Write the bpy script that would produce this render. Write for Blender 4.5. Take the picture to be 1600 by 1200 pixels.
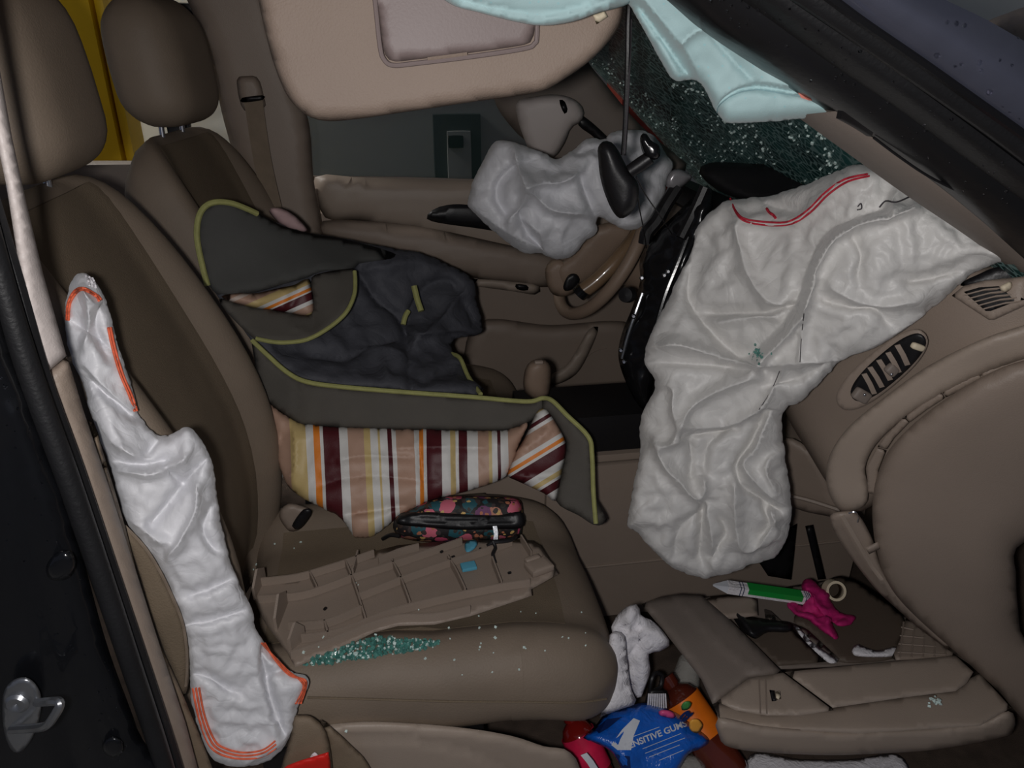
import bpy, bmesh, math, random
import numpy as np
from mathutils import Vector, Matrix, noise, geometry

# ------------------------------------------------------------------ camera, light, exposure
for o in list(bpy.data.objects): bpy.data.objects.remove(o)
SC = bpy.context.scene; COL = SC.collection
CAM = np.array([0, 0, 1.45]); FPX = 1164.0
YAW, PITCH = math.radians(9), math.radians(24.5)
FW = np.array([math.sin(YAW)*math.cos(PITCH), math.cos(YAW)*math.cos(PITCH), -math.sin(PITCH)])
RT = np.array([math.cos(YAW), -math.sin(YAW), 0.0]); UP = np.cross(RT, FW)
cd = bpy.data.cameras.new('camera'); cam = bpy.data.objects.new('camera', cd); COL.objects.link(cam)
cd.sensor_width = 36; cd.lens = 36*FPX/1600; cd.clip_start = .02
cam.matrix_world = Matrix(((RT[0], UP[0], -FW[0], CAM[0]), (RT[1], UP[1], -FW[1], CAM[1]), (RT[2], UP[2], -FW[2], CAM[2]), (0, 0, 0, 1)))
SC.camera = cam
SC.view_settings.view_transform = 'Standard'; SC.view_settings.look = 'None'
SC.view_settings.gamma = 1; SC.view_settings.use_curve_mapping = False
SC.view_settings.exposure = 0.65
wd = bpy.data.worlds.new('night'); SC.world = wd; wd.use_nodes = True
wd.node_tree.nodes['Background'].inputs[0].default_value = (.62, .72, 1, 1)
wd.node_tree.nodes['Background'].inputs[1].default_value = .05
def lamp(name, kind, loc, power, col=(1, 1, 1), size=.1, aim=None):
    l = bpy.data.lights.new(name, kind); l.energy = power; l.color = col
    if kind == 'AREA': l.size = size
    elif kind == 'POINT': l.shadow_soft_size = size
    o = bpy.data.objects.new(name, l); COL.objects.link(o); o.location = loc
    if aim is not None: o.rotation_euler = (Vector(aim)-Vector(loc)).to_track_quat('-Z', 'Y').to_euler()
    return o
# the phone's own flash beside the lens
lamp('phone_flash_offscreen', 'POINT', tuple(CAM - RT*.05 - UP*.01 - FW*.02), 17, (1, .97, .95), .02)
# the overhead light that brightens the yellow column and the white wall behind the car
lamp('overhead_light_offscreen', 'AREA', (-2.2, 3.1, 3.2), 40, (1, .97, .92), .8, (-2.0, 3.5, 0))

# ------------------------------------------------------------------ projection helpers (photo pixel + real distance)
def ray(px, py): return FW + RT*(px-800)/FPX - UP*(py-600)/FPX
def PY(px, py, Y): r = ray(px, py); return CAM + r*(Y/r[1])
def PX(px, py, X): r = ray(px, py); return CAM + r*(X/r[0])
def PZ(px, py, Z): r = ray(px, py); return CAM + r*((Z-CAM[2])/r[2])

# ------------------------------------------------------------------ materials
def lin(c):
    return tuple((x/12.92 if x <= .04045 else ((x+.055)/1.055)**2.4) for x in [v/255 for v in c])
MATS = {}
def M(name, col, rough=.6, var=.12, vs=6., bump=.0, bs=250., metal=0., spec=.5, coat=0., trans=0., alpha=1., sheen=0., ior=1.45):
    m = bpy.data.materials.new(name); m.use_nodes = True; nt = m.node_tree; N = nt.nodes; L = nt.links
    b = N['Principled BSDF']; c = lin(col)
    b.inputs['Roughness'].default_value = rough; b.inputs['Metallic'].default_value = metal
    b.inputs['Specular IOR Level'].default_value = spec; b.inputs['Coat Weight'].default_value = coat
    b.inputs['Transmission Weight'].default_value = trans; b.inputs['Alpha'].default_value = alpha
    b.inputs['Sheen Weight'].default_value = sheen; b.inputs['IOR'].default_value = ior
    tc = N.new('ShaderNodeTexCoord'); nz = N.new('ShaderNodeTexNoise'); nz.inputs['Scale'].default_value = vs
    nz.inputs['Detail'].default_value = 6; L.new(tc.outputs['Object'], nz.inputs['Vector'])
    rp = N.new('ShaderNodeValToRGB'); rp.color_ramp.elements[0].position = .3; rp.color_ramp.elements[1].position = .7
    rp.color_ramp.elements[0].color = tuple(x*(1-var) for x in c)+(1,); rp.color_ramp.elements[1].color = tuple(min(1, x*(1+var)) for x in c)+(1,)
    L.new(nz.outputs['Fac'], rp.inputs['Fac']); L.new(rp.outputs['Color'], b.inputs['Base Color'])
    if bump:
        n2 = N.new('ShaderNodeTexNoise'); n2.inputs['Scale'].default_value = bs; n2.inputs['Detail'].default_value = 3
        L.new(tc.outputs['Object'], n2.inputs['Vector'])
        bp = N.new('ShaderNodeBump'); bp.inputs['Strength'].default_value = bump; bp.inputs['Distance'].default_value = .002
        L.new(n2.outputs['Fac'], bp.inputs['Height']); L.new(bp.outputs['Normal'], b.inputs['Normal'])
    MATS[name] = m; return m
def node_of(m, t): return [n for n in m.node_tree.nodes if n.bl_idname == t]
beige = M('beige_plastic', (147, 132, 120), .5, .06, 5, .25, 500)
beige2 = M('pale_beige_plastic', (162, 147, 134), .48, .05, 5, .2, 500)
leather = M('beige_seat_cover', (126, 112, 98), .62, .1, 7, .3, 320)
weave = M('brown_seat_fabric', (113, 99, 82), .85, .1, 9, .5, 420)
greytrim = M('grey_pillar_trim', (196, 186, 182), .5, .05, 4, .2, 400)
darklin = M('dark_brown_bin_lining', (92, 80, 70), .6, .1, 4, .2, 300)
taupe = M('taupe_trim', (128, 117, 109), .55, .06, 5, .2, 400)
visorm = M('visor_beige_vinyl', (142, 125, 113), .62, .05, 6, .35, 420)
visorg = M('mauve_grey_plastic', (128, 114, 112), .5, .05, 4, .1, 300)
nylon = M('white_airbag_nylon', (216, 216, 220), .45, .03, 10, .15, 700, sheen=.2)
nylonc = M('cream_airbag_nylon', (214, 212, 209), .42, .05, 9, .18, 700, sheen=.2)
mint = M('mint_airbag_cloth', (168, 196, 198), .7, .04, 9, .15, 700, sheen=.2)
mintst = M('bloodied_cloth', (205, 120, 105), .7, .35, 40, .1, 500)
orange = M('orange_stitching', (226, 104, 70), .7, .25, 120, .3, 900)
redst = M('red_stitching', (190, 40, 60), .7, .2, 120, .3, 900)
grey_thread = M('grey_thread', (70, 66, 70), .8)
blackp = M('black_plastic', (26, 25, 27), .42, .15, 6, .1, 300)
blackg = M('gloss_black_plastic', (22, 22, 24), .2, .1, 6, .05, 200)
rubber = M('black_rubber', (24, 24, 26), .5, .2, 12, .3, 200)
framem = M('black_painted_frame', (24, 24, 26), .3, .12, 14, .15, 90)
paint = M('slate_metallic_paint', (76, 78, 92), .4, .06, 30, .1, 900, metal=.35, coat=.5)
navy = M('black_painted_steel', (15, 16, 19), .25, .15, 5, .08, 40, coat=.5)
steel = M('zinc_steel', (170, 172, 176), .3, .12, 20, .1, 200, metal=.9)
chrome = M('bright_screw_metal', (215, 215, 220), .2, .05, metal=1.)
silver = M('silver_plastic', (165, 162, 165), .3, .06, metal=.4)
bagdark = M('charcoal_bag_canvas', (80, 80, 78), .85, .1, 8, .35, 600)
bagbrown = M('dark_taupe_bag_canvas', (88, 84, 78), .82, .1, 8, .35, 600)
bagin = M('blue_black_bag_lining', (76, 77, 84), .7, .12, 8, .25, 500)
lime = M('lime_piping', (160, 160, 100), .75, .12, 60, .3, 700)
rim_m = M('wood_steering_rim', (126, 103, 80), .25, .2, 20, 0, coat=.6)
wheelm = M('beige_wheel_leather', (140, 120, 104), .5, .08, 6, .2, 400)
carpet = M('brown_carpet', (74, 62, 54), .95, .25, 30, .8, 500)
concrete = M('concrete_ground', (120, 118, 116), .9, .2, 3, .3, 60)
wallw = M('white_block_wall', (205, 208, 206), .85, .07, 1.5, .2, 40)
yellow = M('yellow_paint', (236, 190, 10), .5, .08, 3, .1, 80)
darkst = M('dark_steel', (44, 44, 48), .6, .2, 4)
redpier = M('red_pier_paint', (150, 62, 48), .8, .3, 12, .4, 60)
papr = M('white_tissue', (225, 222, 226), .85, .04, 8, .3, 300)
clearp = M('clear_plastic', (225, 222, 215), .2, .05, 8, .2, 60, alpha=.28)
bluep = M('blue_plastic_wrap', (20, 92, 190), .28, .3, 9, .25, 60, coat=.3)
navyp = M('navy_print', (14, 38, 90), .3, .2, 9)
paleprint = M('pale_grey_print', (205, 208, 215), .4, .1, 20)
lblor = M('orange_bottle_label', (236, 120, 28), .35, .12, 30)
lblred = M('crimson_bottle_label', (214, 36, 78), .35, .25, 30)
cola = M('brown_soda', (92, 38, 26), .12, .25, 12, .1, 60, coat=.8)
redw = M('red_soda', (120, 24, 20), .12, .2, 12, 0, coat=.8)
greenp = M('green_print', (30, 150, 62), .35, .06)
pinkf = M('magenta_fabric', (190, 30, 110), .75, .3, 60, .4, 300)
tapem = M('cream_tape', (216, 202, 176), .6, .06)
redtag = M('red_release_button', (214, 36, 28), .4, .05)
belt = M('beige_seat_belt', (128, 112, 94), .5, .1, 30, .6, 900)
skyblue = M('blue_foam_tab', (88, 164, 190), .8, .06)
tealshard = M('teal_glass', (92, 156, 146), .08, .4, 90, 0, spec=.9, alpha=.6, coat=.6)
clearshard = M('clear_glass_bits', (215, 235, 230), .06, .1, 90, 0, spec=.9, coat=.6)
water = M('water_drop', (250, 250, 255), .02, 0, 1, 0, trans=1., ior=1.33)
greenleaf = M('green_leaf_print', (70, 140, 70), .4)
# striped lining: one band of colour after another at pixel columns read off the image
def stripes():
    m = M('striped_lining', (200, 170, 150), .5, .05, 8, .15, 400); nt = m.node_tree; N = nt.nodes; L = nt.links
    uv = N.new('ShaderNodeUVMap'); sp = N.new('ShaderNodeSeparateXYZ'); L.new(uv.outputs[0], sp.inputs[0])
    wr = N.new('ShaderNodeMath'); wr.operation = 'FRACT'; L.new(sp.outputs[0], wr.inputs[0])
    rp = N.new('ShaderNodeValToRGB'); rp.color_ramp.interpolation = 'CONSTANT'
    wh, tan, yel, mar, org = (216, 214, 210), (184, 150, 130), (204, 180, 124), (80, 26, 32), (232, 134, 44)
    px_ = [(412, (205, 188, 176)), (425, tan), (452, yel), (476, wh), (488, org), (498, wh), (503, mar), (528, wh), (541, tan), (567, yel), (577, wh), (588, yel), (592, wh), (603, mar), (610, wh), (617, tan), (645, wh), (654, org), (661, wh), (666, mar),
           (688, wh), (702, yel), (711, wh), (716, mar), (728, wh), (745, tan), (762, yel), (768, wh), (775, mar), (780, wh), (792, tan)]
    seq = [((p-412)/428, c) for p, c in px_]
    el = rp.color_ramp.elements
    while len(el) > 1: el.remove(el[-1])
    el[0].position = 0; el[0].color = lin(seq[0][1])+(1,)
    for p, c in seq[1:]:
        e = el.new(p); e.color = lin(c)+(1,)
    L.new(wr.outputs[0], rp.inputs[0]); b = N['Principled BSDF']; L.new(rp.outputs[0], b.inputs['Base Color'])
    return m
stripem = stripes()
def floral():
    m = M('floral_print', (40, 34, 36), .6, .1, 10, .2, 400); nt = m.node_tree; N = nt.nodes; L = nt.links
    tc = N.new('ShaderNodeTexCoord'); base = (.02, .016, .017, 1); last = None
    def layer(scale, thr, cols, seedoff, prev):
        mp = N.new('ShaderNodeMapping'); mp.inputs['Location'].default_value = (seedoff, seedoff*.7, seedoff*1.3); L.new(tc.outputs['Object'], mp.inputs[0])
        nz = N.new('ShaderNodeTexNoise'); nz.inputs['Scale'].default_value = 60; L.new(mp.outputs[0], nz.inputs['Vector'])
        mxv = N.new('ShaderNodeMixRGB'); mxv.inputs[0].default_value = .012; L.new(mp.outputs[0], mxv.inputs[1]); L.new(nz.outputs['Color'], mxv.inputs[2])
        v = N.new('ShaderNodeTexVoronoi'); v.inputs['Scale'].default_value = scale; L.new(mxv.outputs[0], v.inputs['Vector'])
        lt = N.new('ShaderNodeMath'); lt.operation = 'LESS_THAN'; lt.inputs[1].default_value = thr; L.new(v.outputs['Distance'], lt.inputs[0])
        sp = N.new('ShaderNodeSeparateColor'); L.new(v.outputs['Color'], sp.inputs[0])
        rp = N.new('ShaderNodeValToRGB'); rp.color_ramp.interpolation = 'CONSTANT'; el = rp.color_ramp.elements
        el[0].color = lin(cols[0])+(1,); el[1].position = .99; el[1].color = lin(cols[-1])+(1,)
        for i, c in enumerate(cols[1:], 1):
            e = el.new(i/len(cols)); e.color = lin(c)+(1,)
        L.new(sp.outputs[0], rp.inputs[0])
        mx = N.new('ShaderNodeMixRGB'); L.new(lt.outputs[0], mx.inputs[0]); L.new(rp.outputs[0], mx.inputs[2])
        if prev is None: mx.inputs[1].default_value = base
        else: L.new(prev, mx.inputs[1])
        return mx.outputs[0]
    a = layer(48, .42, [(64, 52, 46), (46, 60, 60), (80, 62, 52)], 0, None)
    a = layer(30, .5, [(206, 84, 116), (190, 130, 108), (214, 110, 130), (120, 70, 110), (40, 90, 100)], 3.1, a)
    a = layer(75, .36, [(214, 176, 110), (70, 60, 60), (190, 120, 90), (60, 55, 50)], 7.7, a)
    L.new(a, N['Principled BSDF'].inputs['Base Color']); return m
floralm = floral()
def dotted(m, scale, dark):
    nt = m.node_tree; N = nt.nodes; L = nt.links; b = N['Principled BSDF']; old = b.inputs['Base Color'].links[0].from_socket
    tc = N.new('ShaderNodeTexCoord'); v = N.new('ShaderNodeTexVoronoi'); v.inputs['Scale'].default_value = scale; v.inputs['Randomness'].default_value = .25
    L.new(tc.outputs['Object'], v.inputs['Vector'])
    lt = N.new('ShaderNodeMath'); lt.operation = 'LESS_THAN'; lt.inputs[1].default_value = .13; L.new(v.outputs['Distance'], lt.inputs[0])
    mx = N.new('ShaderNodeMixRGB'); mx.inputs[2].default_value = lin(dark)+(1,); L.new(lt.outputs[0], mx.inputs[0]); L.new(old, mx.inputs[1]); L.new(mx.outputs[0], b.inputs['Base Color'])
dotted(mint, 95, (158, 198, 202))
def shattered():
    m = M('shattered_windscreen_glass', (44, 98, 94), .3, .8, 6, 0, alpha=.76, spec=.8); nt = m.node_tree; N = nt.nodes; L = nt.links; b = N['Principled BSDF']
    tc = N.new('ShaderNodeTexCoord')
    nz = N.new('ShaderNodeTexNoise'); nz.inputs['Scale'].default_value = 9; L.new(tc.outputs['Object'], nz.inputs['Vector'])
    mxv = N.new('ShaderNodeMixRGB'); mxv.inputs[0].default_value = .06; L.new(tc.outputs['Object'], mxv.inputs[1]); L.new(nz.outputs['Color'], mxv.inputs[2])
    v = N.new('ShaderNodeTexVoronoi'); v.feature = 'DISTANCE_TO_EDGE'; v.inputs['Scale'].default_value = 55; L.new(mxv.outputs[0], v.inputs['Vector'])
    v2 = N.new('ShaderNodeTexVoronoi'); v2.inputs['Scale'].default_value = 55; L.new(mxv.outputs[0], v2.inputs['Vector'])
    lt = N.new('ShaderNodeMath'); lt.operation = 'LESS_THAN'; lt.inputs[1].default_value = .085; L.new(v.outputs['Distance'], lt.inputs[0])
    old = b.inputs['Base Color'].links[0].from_socket
    mx = N.new('ShaderNodeMixRGB'); mx.inputs[2].default_value = (.3, .5, .48, 1); L.new(lt.outputs[0], mx.inputs[0]); L.new(old, mx.inputs[1]); L.new(mx.outputs[0], b.inputs['Base Color'])
    bp = N.new('ShaderNodeBump'); bp.inputs['Strength'].default_value = 1; bp.inputs['Distance'].default_value = .012
    sp = N.new('ShaderNodeSeparateColor'); L.new(v2.outputs['Color'], sp.inputs[0]); L.new(sp.outputs[0], bp.inputs['Height']); L.new(bp.outputs['Normal'], b.inputs['Normal'])
    return m
crackm = shattered()
def wrinkled(m, sc, dist, st=.6):
    nt = m.node_tree; N = nt.nodes; L = nt.links; b = N['Principled BSDF']; old = b.inputs['Normal'].links[0].from_socket if b.inputs['Normal'].links else None
    tc = N.new('ShaderNodeTexCoord'); prev = old
    for k, (s_, d_) in enumerate(((sc, dist), (sc*2.7, dist*.45))):
        nz = N.new('ShaderNodeTexNoise'); nz.inputs['Scale'].default_value = s_; nz.inputs['Detail'].default_value = 2; nz.inputs['Distortion'].default_value = 1.2; L.new(tc.outputs['Object'], nz.inputs['Vector'])
        su = N.new('ShaderNodeMath'); su.operation = 'SUBTRACT'; su.inputs[1].default_value = .5; L.new(nz.outputs['Fac'], su.inputs[0])
        ab = N.new('ShaderNodeMath'); ab.operation = 'ABSOLUTE'; L.new(su.outputs[0], ab.inputs[0])
        pw = N.new('ShaderNodeMath'); pw.operation = 'POWER'; pw.inputs[1].default_value = .8; L.new(ab.outputs[0], pw.inputs[0])
        bp = N.new('ShaderNodeBump'); bp.inputs['Strength'].default_value = st; bp.inputs['Distance'].default_value = d_; L.new(pw.outputs[0], bp.inputs['Height'])
        if prev is not None: L.new(prev, bp.inputs['Normal'])
        prev = bp.outputs['Normal']
    L.new(prev, b.inputs['Normal'])
for m_ in (nylon, nylonc): wrinkled(m_, 9, .007)
wrinkled(papr, 22, .008); wrinkled(bagin, 9, .008); wrinkled(clearp, 40, .006); wrinkled(bluep, 22, .006)
tint = M('tinted_side_glass', (40, 62, 60), .03, .05, 4, 0, alpha=.42, spec=.3)

# ------------------------------------------------------------------ object helpers
def tag(o, label=None, cat=None, group=None, kind=None):
    if label: o['label'] = label
    if cat: o['category'] = cat
    if group: o['group'] = group
    if kind: o['kind'] = kind
    return o
def thing(name, label, cat, loc=(0, 0, 0), group=None):
    o = bpy.data.objects.new(name, None); COL.objects.link(o); o.location = tuple(loc); o.empty_display_size = .05
    return tag(o, label, cat, group)
def base_of(p):
    b = np.zeros(3)
    while p is not None: b += np.array(p.location); p = p.parent
    return b
def mesh(name, V, F, mat, parent=None, smooth=True, uv=None, angle=40, origin=None):
    V = np.asarray(V, float)
    me = bpy.data.meshes.new(name); o = bpy.data.objects.new(name, me); COL.objects.link(o)
    if origin is None: origin = np.zeros(3) if parent is not None else np.array([V[:, 0].mean(), V[:, 1].mean(), V[:, 2].min()])
    origin = np.asarray(origin, float); b = base_of(parent)
    me.from_pydata([tuple(v) for v in (V - b - origin)], [], [tuple(f) for f in F]); o.location = tuple(origin)
    if parent is not None: o.parent = parent
    for m in (mat if isinstance(mat, (list, tuple)) else [mat]): me.materials.append(m)
    if uv is not None:
        l = me.uv_layers.new(name='UVMap'); vi = np.empty(len(me.loops), int); me.loops.foreach_get('vertex_index', vi)
        l.data.foreach_set('uv', np.asarray(uv, float)[vi].ravel())
    bm = bmesh.new(); bm.from_mesh(me); bmesh.ops.recalc_face_normals(bm, faces=bm.faces); bm.to_mesh(me); bm.free()
    if smooth:
        for p in me.polygons: p.use_smooth = True
        me.set_sharp_from_angle(angle=math.radians(angle))
    me.update(); return o
def catmull(P, n=6, closed=False):
    P = [np.asarray(p, float) for p in P]; out = []; m = len(P)
    for i in range(m if closed else m-1):
        if closed: a, b, c, d = P[(i-1) % m], P[i], P[(i+1) % m], P[(i+2) % m]
        else: a, b, c, d = P[max(i-1, 0)], P[i], P[i+1], P[min(i+2, m-1)]
        for k in range(n):
            t = k/n; out.append(.5*((2*b)+(-a+c)*t+(2*a-5*b+4*c-d)*t*t+(-a+3*b-3*c+d)*t**3))
    if not closed: out.append(P[-1])
    return out
def frames(P):
    P = [np.asarray(p, float) for p in P]; T = []
    for i in range(len(P)):
        d = P[min(i+1, len(P)-1)]-P[max(i-1, 0)]; T.append(d/(np.linalg.norm(d)+1e-9))
    ref = np.array([0, 0, 1.]) if abs(T[0][2]) < .9 else np.array([1., 0, 0]); u = np.cross(T[0], ref); u /= np.linalg.norm(u); out = []
    for t in T:
        u = u-t*(u@t); u /= np.linalg.norm(u)+1e-9; out.append((u, np.cross(t, u)))
    return P, T, out
def tube_vf(P, r, n=8, off=0):
    P, T, fr = frames(P); V = []; F = []; m = len(P); R = r if hasattr(r, '__len__') else [r]*m
    for p, (u, v), rr in zip(P, fr, R):
        for k in range(n): a = 2*math.pi*k/n; V.append(p+rr*(u*math.cos(a)+v*math.sin(a)))
    for i in range(m-1):
        for k in range(n): F.append((off+i*n+k, off+i*n+(k+1) % n, off+(i+1)*n+(k+1) % n, off+(i+1)*n+k))
    F.append(tuple(off+k for k in range(n))[::-1]); F.append(tuple(off+(m-1)*n+k for k in range(n)))
    return V, F
def tube(name, P, r, mat, parent=None, n=8): V, F = tube_vf(P, r, n); return mesh(name, V, F, mat, parent)
def strap(name, P, W, th, mat, parent=None, uv=False):
    """flat band: centre line P, width vectors W (one or one per point), thickness th"""
    P = [np.asarray(p, float) for p in P]; V = []; F = []; m = len(P)
    for i, p in enumerate(P):
        w = np.asarray(W[i] if np.ndim(W) == 2 else W, float)/2; t = P[min(i+1, m-1)]-P[max(i-1, 0)]; nn = np.cross(t, w); nn = nn/(np.linalg.norm(nn)+1e-9)*th/2
        V += [p-w-nn, p+w-nn, p+w+nn, p-w+nn]
    for i in range(m-1):
        for k in range(4): F.append((i*4+k, i*4+(k+1) % 4, i*4+4+(k+1) % 4, i*4+4+k))
    F += [(3, 2, 1, 0), ((m-1)*4, (m-1)*4+1, (m-1)*4+2, (m-1)*4+3)]
    return mesh(name, V, F, mat, parent, angle=50)
def prism(name, poly, vec, mat, parent=None, smooth=False):
    poly = [np.asarray(p, float) for p in poly]; vec = np.asarray(vec, float); n = len(poly)
    V = poly+[p+vec for p in poly]; F = [tuple(range(n)), tuple(range(2*n-1, n-1, -1))]+[(i, (i+1) % n, n+(i+1) % n, n+i) for i in range(n)]
    return mesh(name, V, F, mat, parent, smooth, angle=35)
def rbox(name, c, d, r, mat, parent=None, n=6, rot=None, fn=None):
    """rounded box: centre c, full size d, edge radius r; fn deforms local points"""
    d = np.array(d, float)/2; r = min(r, d.min()*.999); V = []; F = []; idx = {}
    def vid(p):
        k = tuple(np.round(p, 5))
        if k not in idx: idx[k] = len(V); V.append(p)
        return idx[k]
    g = np.linspace(-1, 1, n+1)
    for ax in range(3):
        for s in (-1, 1):
            a, b = (ax+1) % 3, (ax+2) % 3; G = []
            for i in range(n+1):
                row = []
                for j in range(n+1):
                    q = np.zeros(3); q[ax] = s; q[a] = g[i]; q[b] = g[j]; row.append(vid(q))
                G.append(row)
            for i in range(n):
                for j in range(n): F.append((G[i][j], G[i+1][j], G[i+1][j+1], G[i][j+1]))
    out = []
    for q in V:
        w = np.sign(q)*(np.abs(q)**.7 if n > 3 else np.abs(q)); p = w*d; inner = np.clip(p, -(d-r), d-r); e = p-inner; L = np.linalg.norm(e)
        p = inner+(e/L*r if L > 1e-9 else 0)
        if fn: p = fn(p)
        if rot is not None: p = np.array(Matrix(rot) @ Vector(p)) if not isinstance(rot, np.ndarray) else rot@p
        out.append(np.asarray(c)+p)
    return mesh(name, out, F, mat, parent, angle=60)
def rotm(ax, deg): return np.array(Matrix.Rotation(math.radians(deg), 3, ax))
def lathe(name, prof, c, axis, mat, parent=None, n=24):
    """prof [(r,h)], along axis from c"""
    axis = np.asarray(axis, float); axis /= np.linalg.norm(axis); ref = np.array([0, 0, 1.]) if abs(axis[2]) < .9 else np.array([1., 0, 0])
    u = np.cross(axis, ref); u /= np.linalg.norm(u); v = np.cross(axis, u); V = []; F = []; m = len(prof)
    for r, h in prof:
        for k in range(n): a = 2*math.pi*k/n; V.append(np.asarray(c)+axis*h+r*(u*math.cos(a)+v*math.sin(a)))
    for i in range(m-1):
        for k in range(n): F.append((i*n+k, i*n+(k+1) % n, (i+1)*n+(k+1) % n, (i+1)*n+k))
    F += [tuple(range(n))[::-1], tuple((m-1)*n+k for k in range(n))]
    return mesh(name, V, F, mat, parent, angle=45)
def lathe_open(name, prof, c, axis, mat, parent=None, n=24):
    o = lathe(name, list(prof)+[prof[0]], c, axis, mat, parent, n); me = o.data
    bm = bmesh.new(); bm.from_mesh(me); bm.faces.ensure_lookup_table()
    bmesh.ops.delete(bm, geom=[f for f in bm.faces if len(f.verts) > 4], context='FACES_ONLY'); bmesh.ops.remove_doubles(bm, verts=bm.verts, dist=1e-6)
    bmesh.ops.recalc_face_normals(bm, faces=bm.faces); bm.to_mesh(me); bm.free(); return o

def seg_dist(Q, poly, closed=True):
    """distance of points Q (n,2) to a polyline"""
    P = np.asarray(poly, float)[:, :2]; best = np.full(len(Q), 1e9); m = len(P)
    for i in range(m if closed else m-1):
        a, b = P[i], P[(i+1) % m]; ab = b-a; L = ab@ab
        t = np.clip(((Q-a)@ab)/(L+1e-12), 0, 1); d = np.linalg.norm(Q-(a+t[:, None]*ab), axis=1); best = np.minimum(best, d)
    return best
def fold_profile(Q, poly, w):
    """a fold: steep on one side of the line, long and gentle on the other"""
    P = np.asarray(poly, float)[:, :2]; best = np.full(len(Q), 1e9); side = np.ones(len(Q))
    for i in range(len(P)-1):
        a, b = P[i], P[i+1]; ab = b-a; L = ab@ab
        t = np.clip(((Q-a)@ab)/(L+1e-12), 0, 1); v = Q-(a+t[:, None]*ab); d = np.linalg.norm(v, axis=1); c = ab[0]*v[:, 1]-ab[1]*v[:, 0]
        m = d < best; best[m] = d[m]; side[m] = np.sign(c[m])
    ww = np.where(side >= 0, w*.7, w*1.9); return np.exp(-best/ww)
def inside(Q, poly):
    P = np.asarray(poly, float)[:, :2]; r = np.zeros(len(Q), bool); j = len(P)-1
    for i in range(len(P)):
        xi, yi = P[i]; xj, yj = P[j]
        c = ((yi > Q[:, 1]) != (yj > Q[:, 1])) & (Q[:, 0] < (xj-xi)*(Q[:, 1]-yi)/(yj-yi+1e-12)+xi); r ^= c; j = i
    return r
def ridged(p, sc, seed, octv=3, stretch=None):
    v = Vector(p)*sc+Vector((seed*7.3, seed*3.1, seed*1.7)); w = noise.noise(v*.6)*.8; v = v+Vector((w, -w, w*.5)); h = 0; a = 1; tot = 0
    for k in range(octv):
        n = noise.noise(v*(2**k)); h += a*(1-2*abs(n)**.75); tot += a; a *= .5
    return h/tot
def crumple(V, T, fixed, slack=.06, iters=120, anchor=.012, seed=1, amp=.004, dirn=None, dslack=0.):
    """let the cloth buckle: every edge gets a little more length than it has room for, the hem stays put"""
    V = V.copy(); V0 = V.copy(); n = len(V); T = np.array(T); ed = {}; opp = []
    for t in T:
        for a, b, c in ((t[0], t[1], t[2]), (t[1], t[2], t[0]), (t[2], t[0], t[1])):
            k = (min(a, b), max(a, b))
            if k in ed: opp.append((ed[k], c))
            else: ed[k] = c
    E = np.array(list(ed)); B = np.array(opp); A = np.vstack([E, B]); w = np.concatenate([np.ones(len(E)), np.full(len(B), .55)])
    d = V[A[:, 1]]-V[A[:, 0]]; L = np.linalg.norm(d, axis=1); st = slack
    if dirn is not None: st = slack+dslack*np.abs(d@np.asarray(dirn))/(L+1e-9)
    R = L*(1+st); free = ~fixed
    sc = np.array([noise.noise(Vector(v)*16+Vector((seed*5.1, 0, 0)))+.6*noise.noise(Vector(v)*34+Vector((0, seed*3.3, 0))) for v in V]); view = V-CAM; view /= np.linalg.norm(view, axis=1)[:, None]
    V[free] -= view[free]*(amp*sc[free])[:, None]
    cnt = np.bincount(A[:, 0], w, n)+np.bincount(A[:, 1], w, n)+1e-9
    for it in range(iters):
        d = V[A[:, 1]]-V[A[:, 0]]; l = np.linalg.norm(d, axis=1)+1e-12; c = d*(.5*(l-R)/l*w)[:, None]; mv = np.zeros_like(V)
        for k in range(3): mv[:, k] = (np.bincount(A[:, 0], c[:, k], n)-np.bincount(A[:, 1], c[:, k], n))/cnt
        V[free] += 1.5*mv[free]+anchor*(V0[free]-V[free])
    return V
class Sheet: pass
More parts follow.
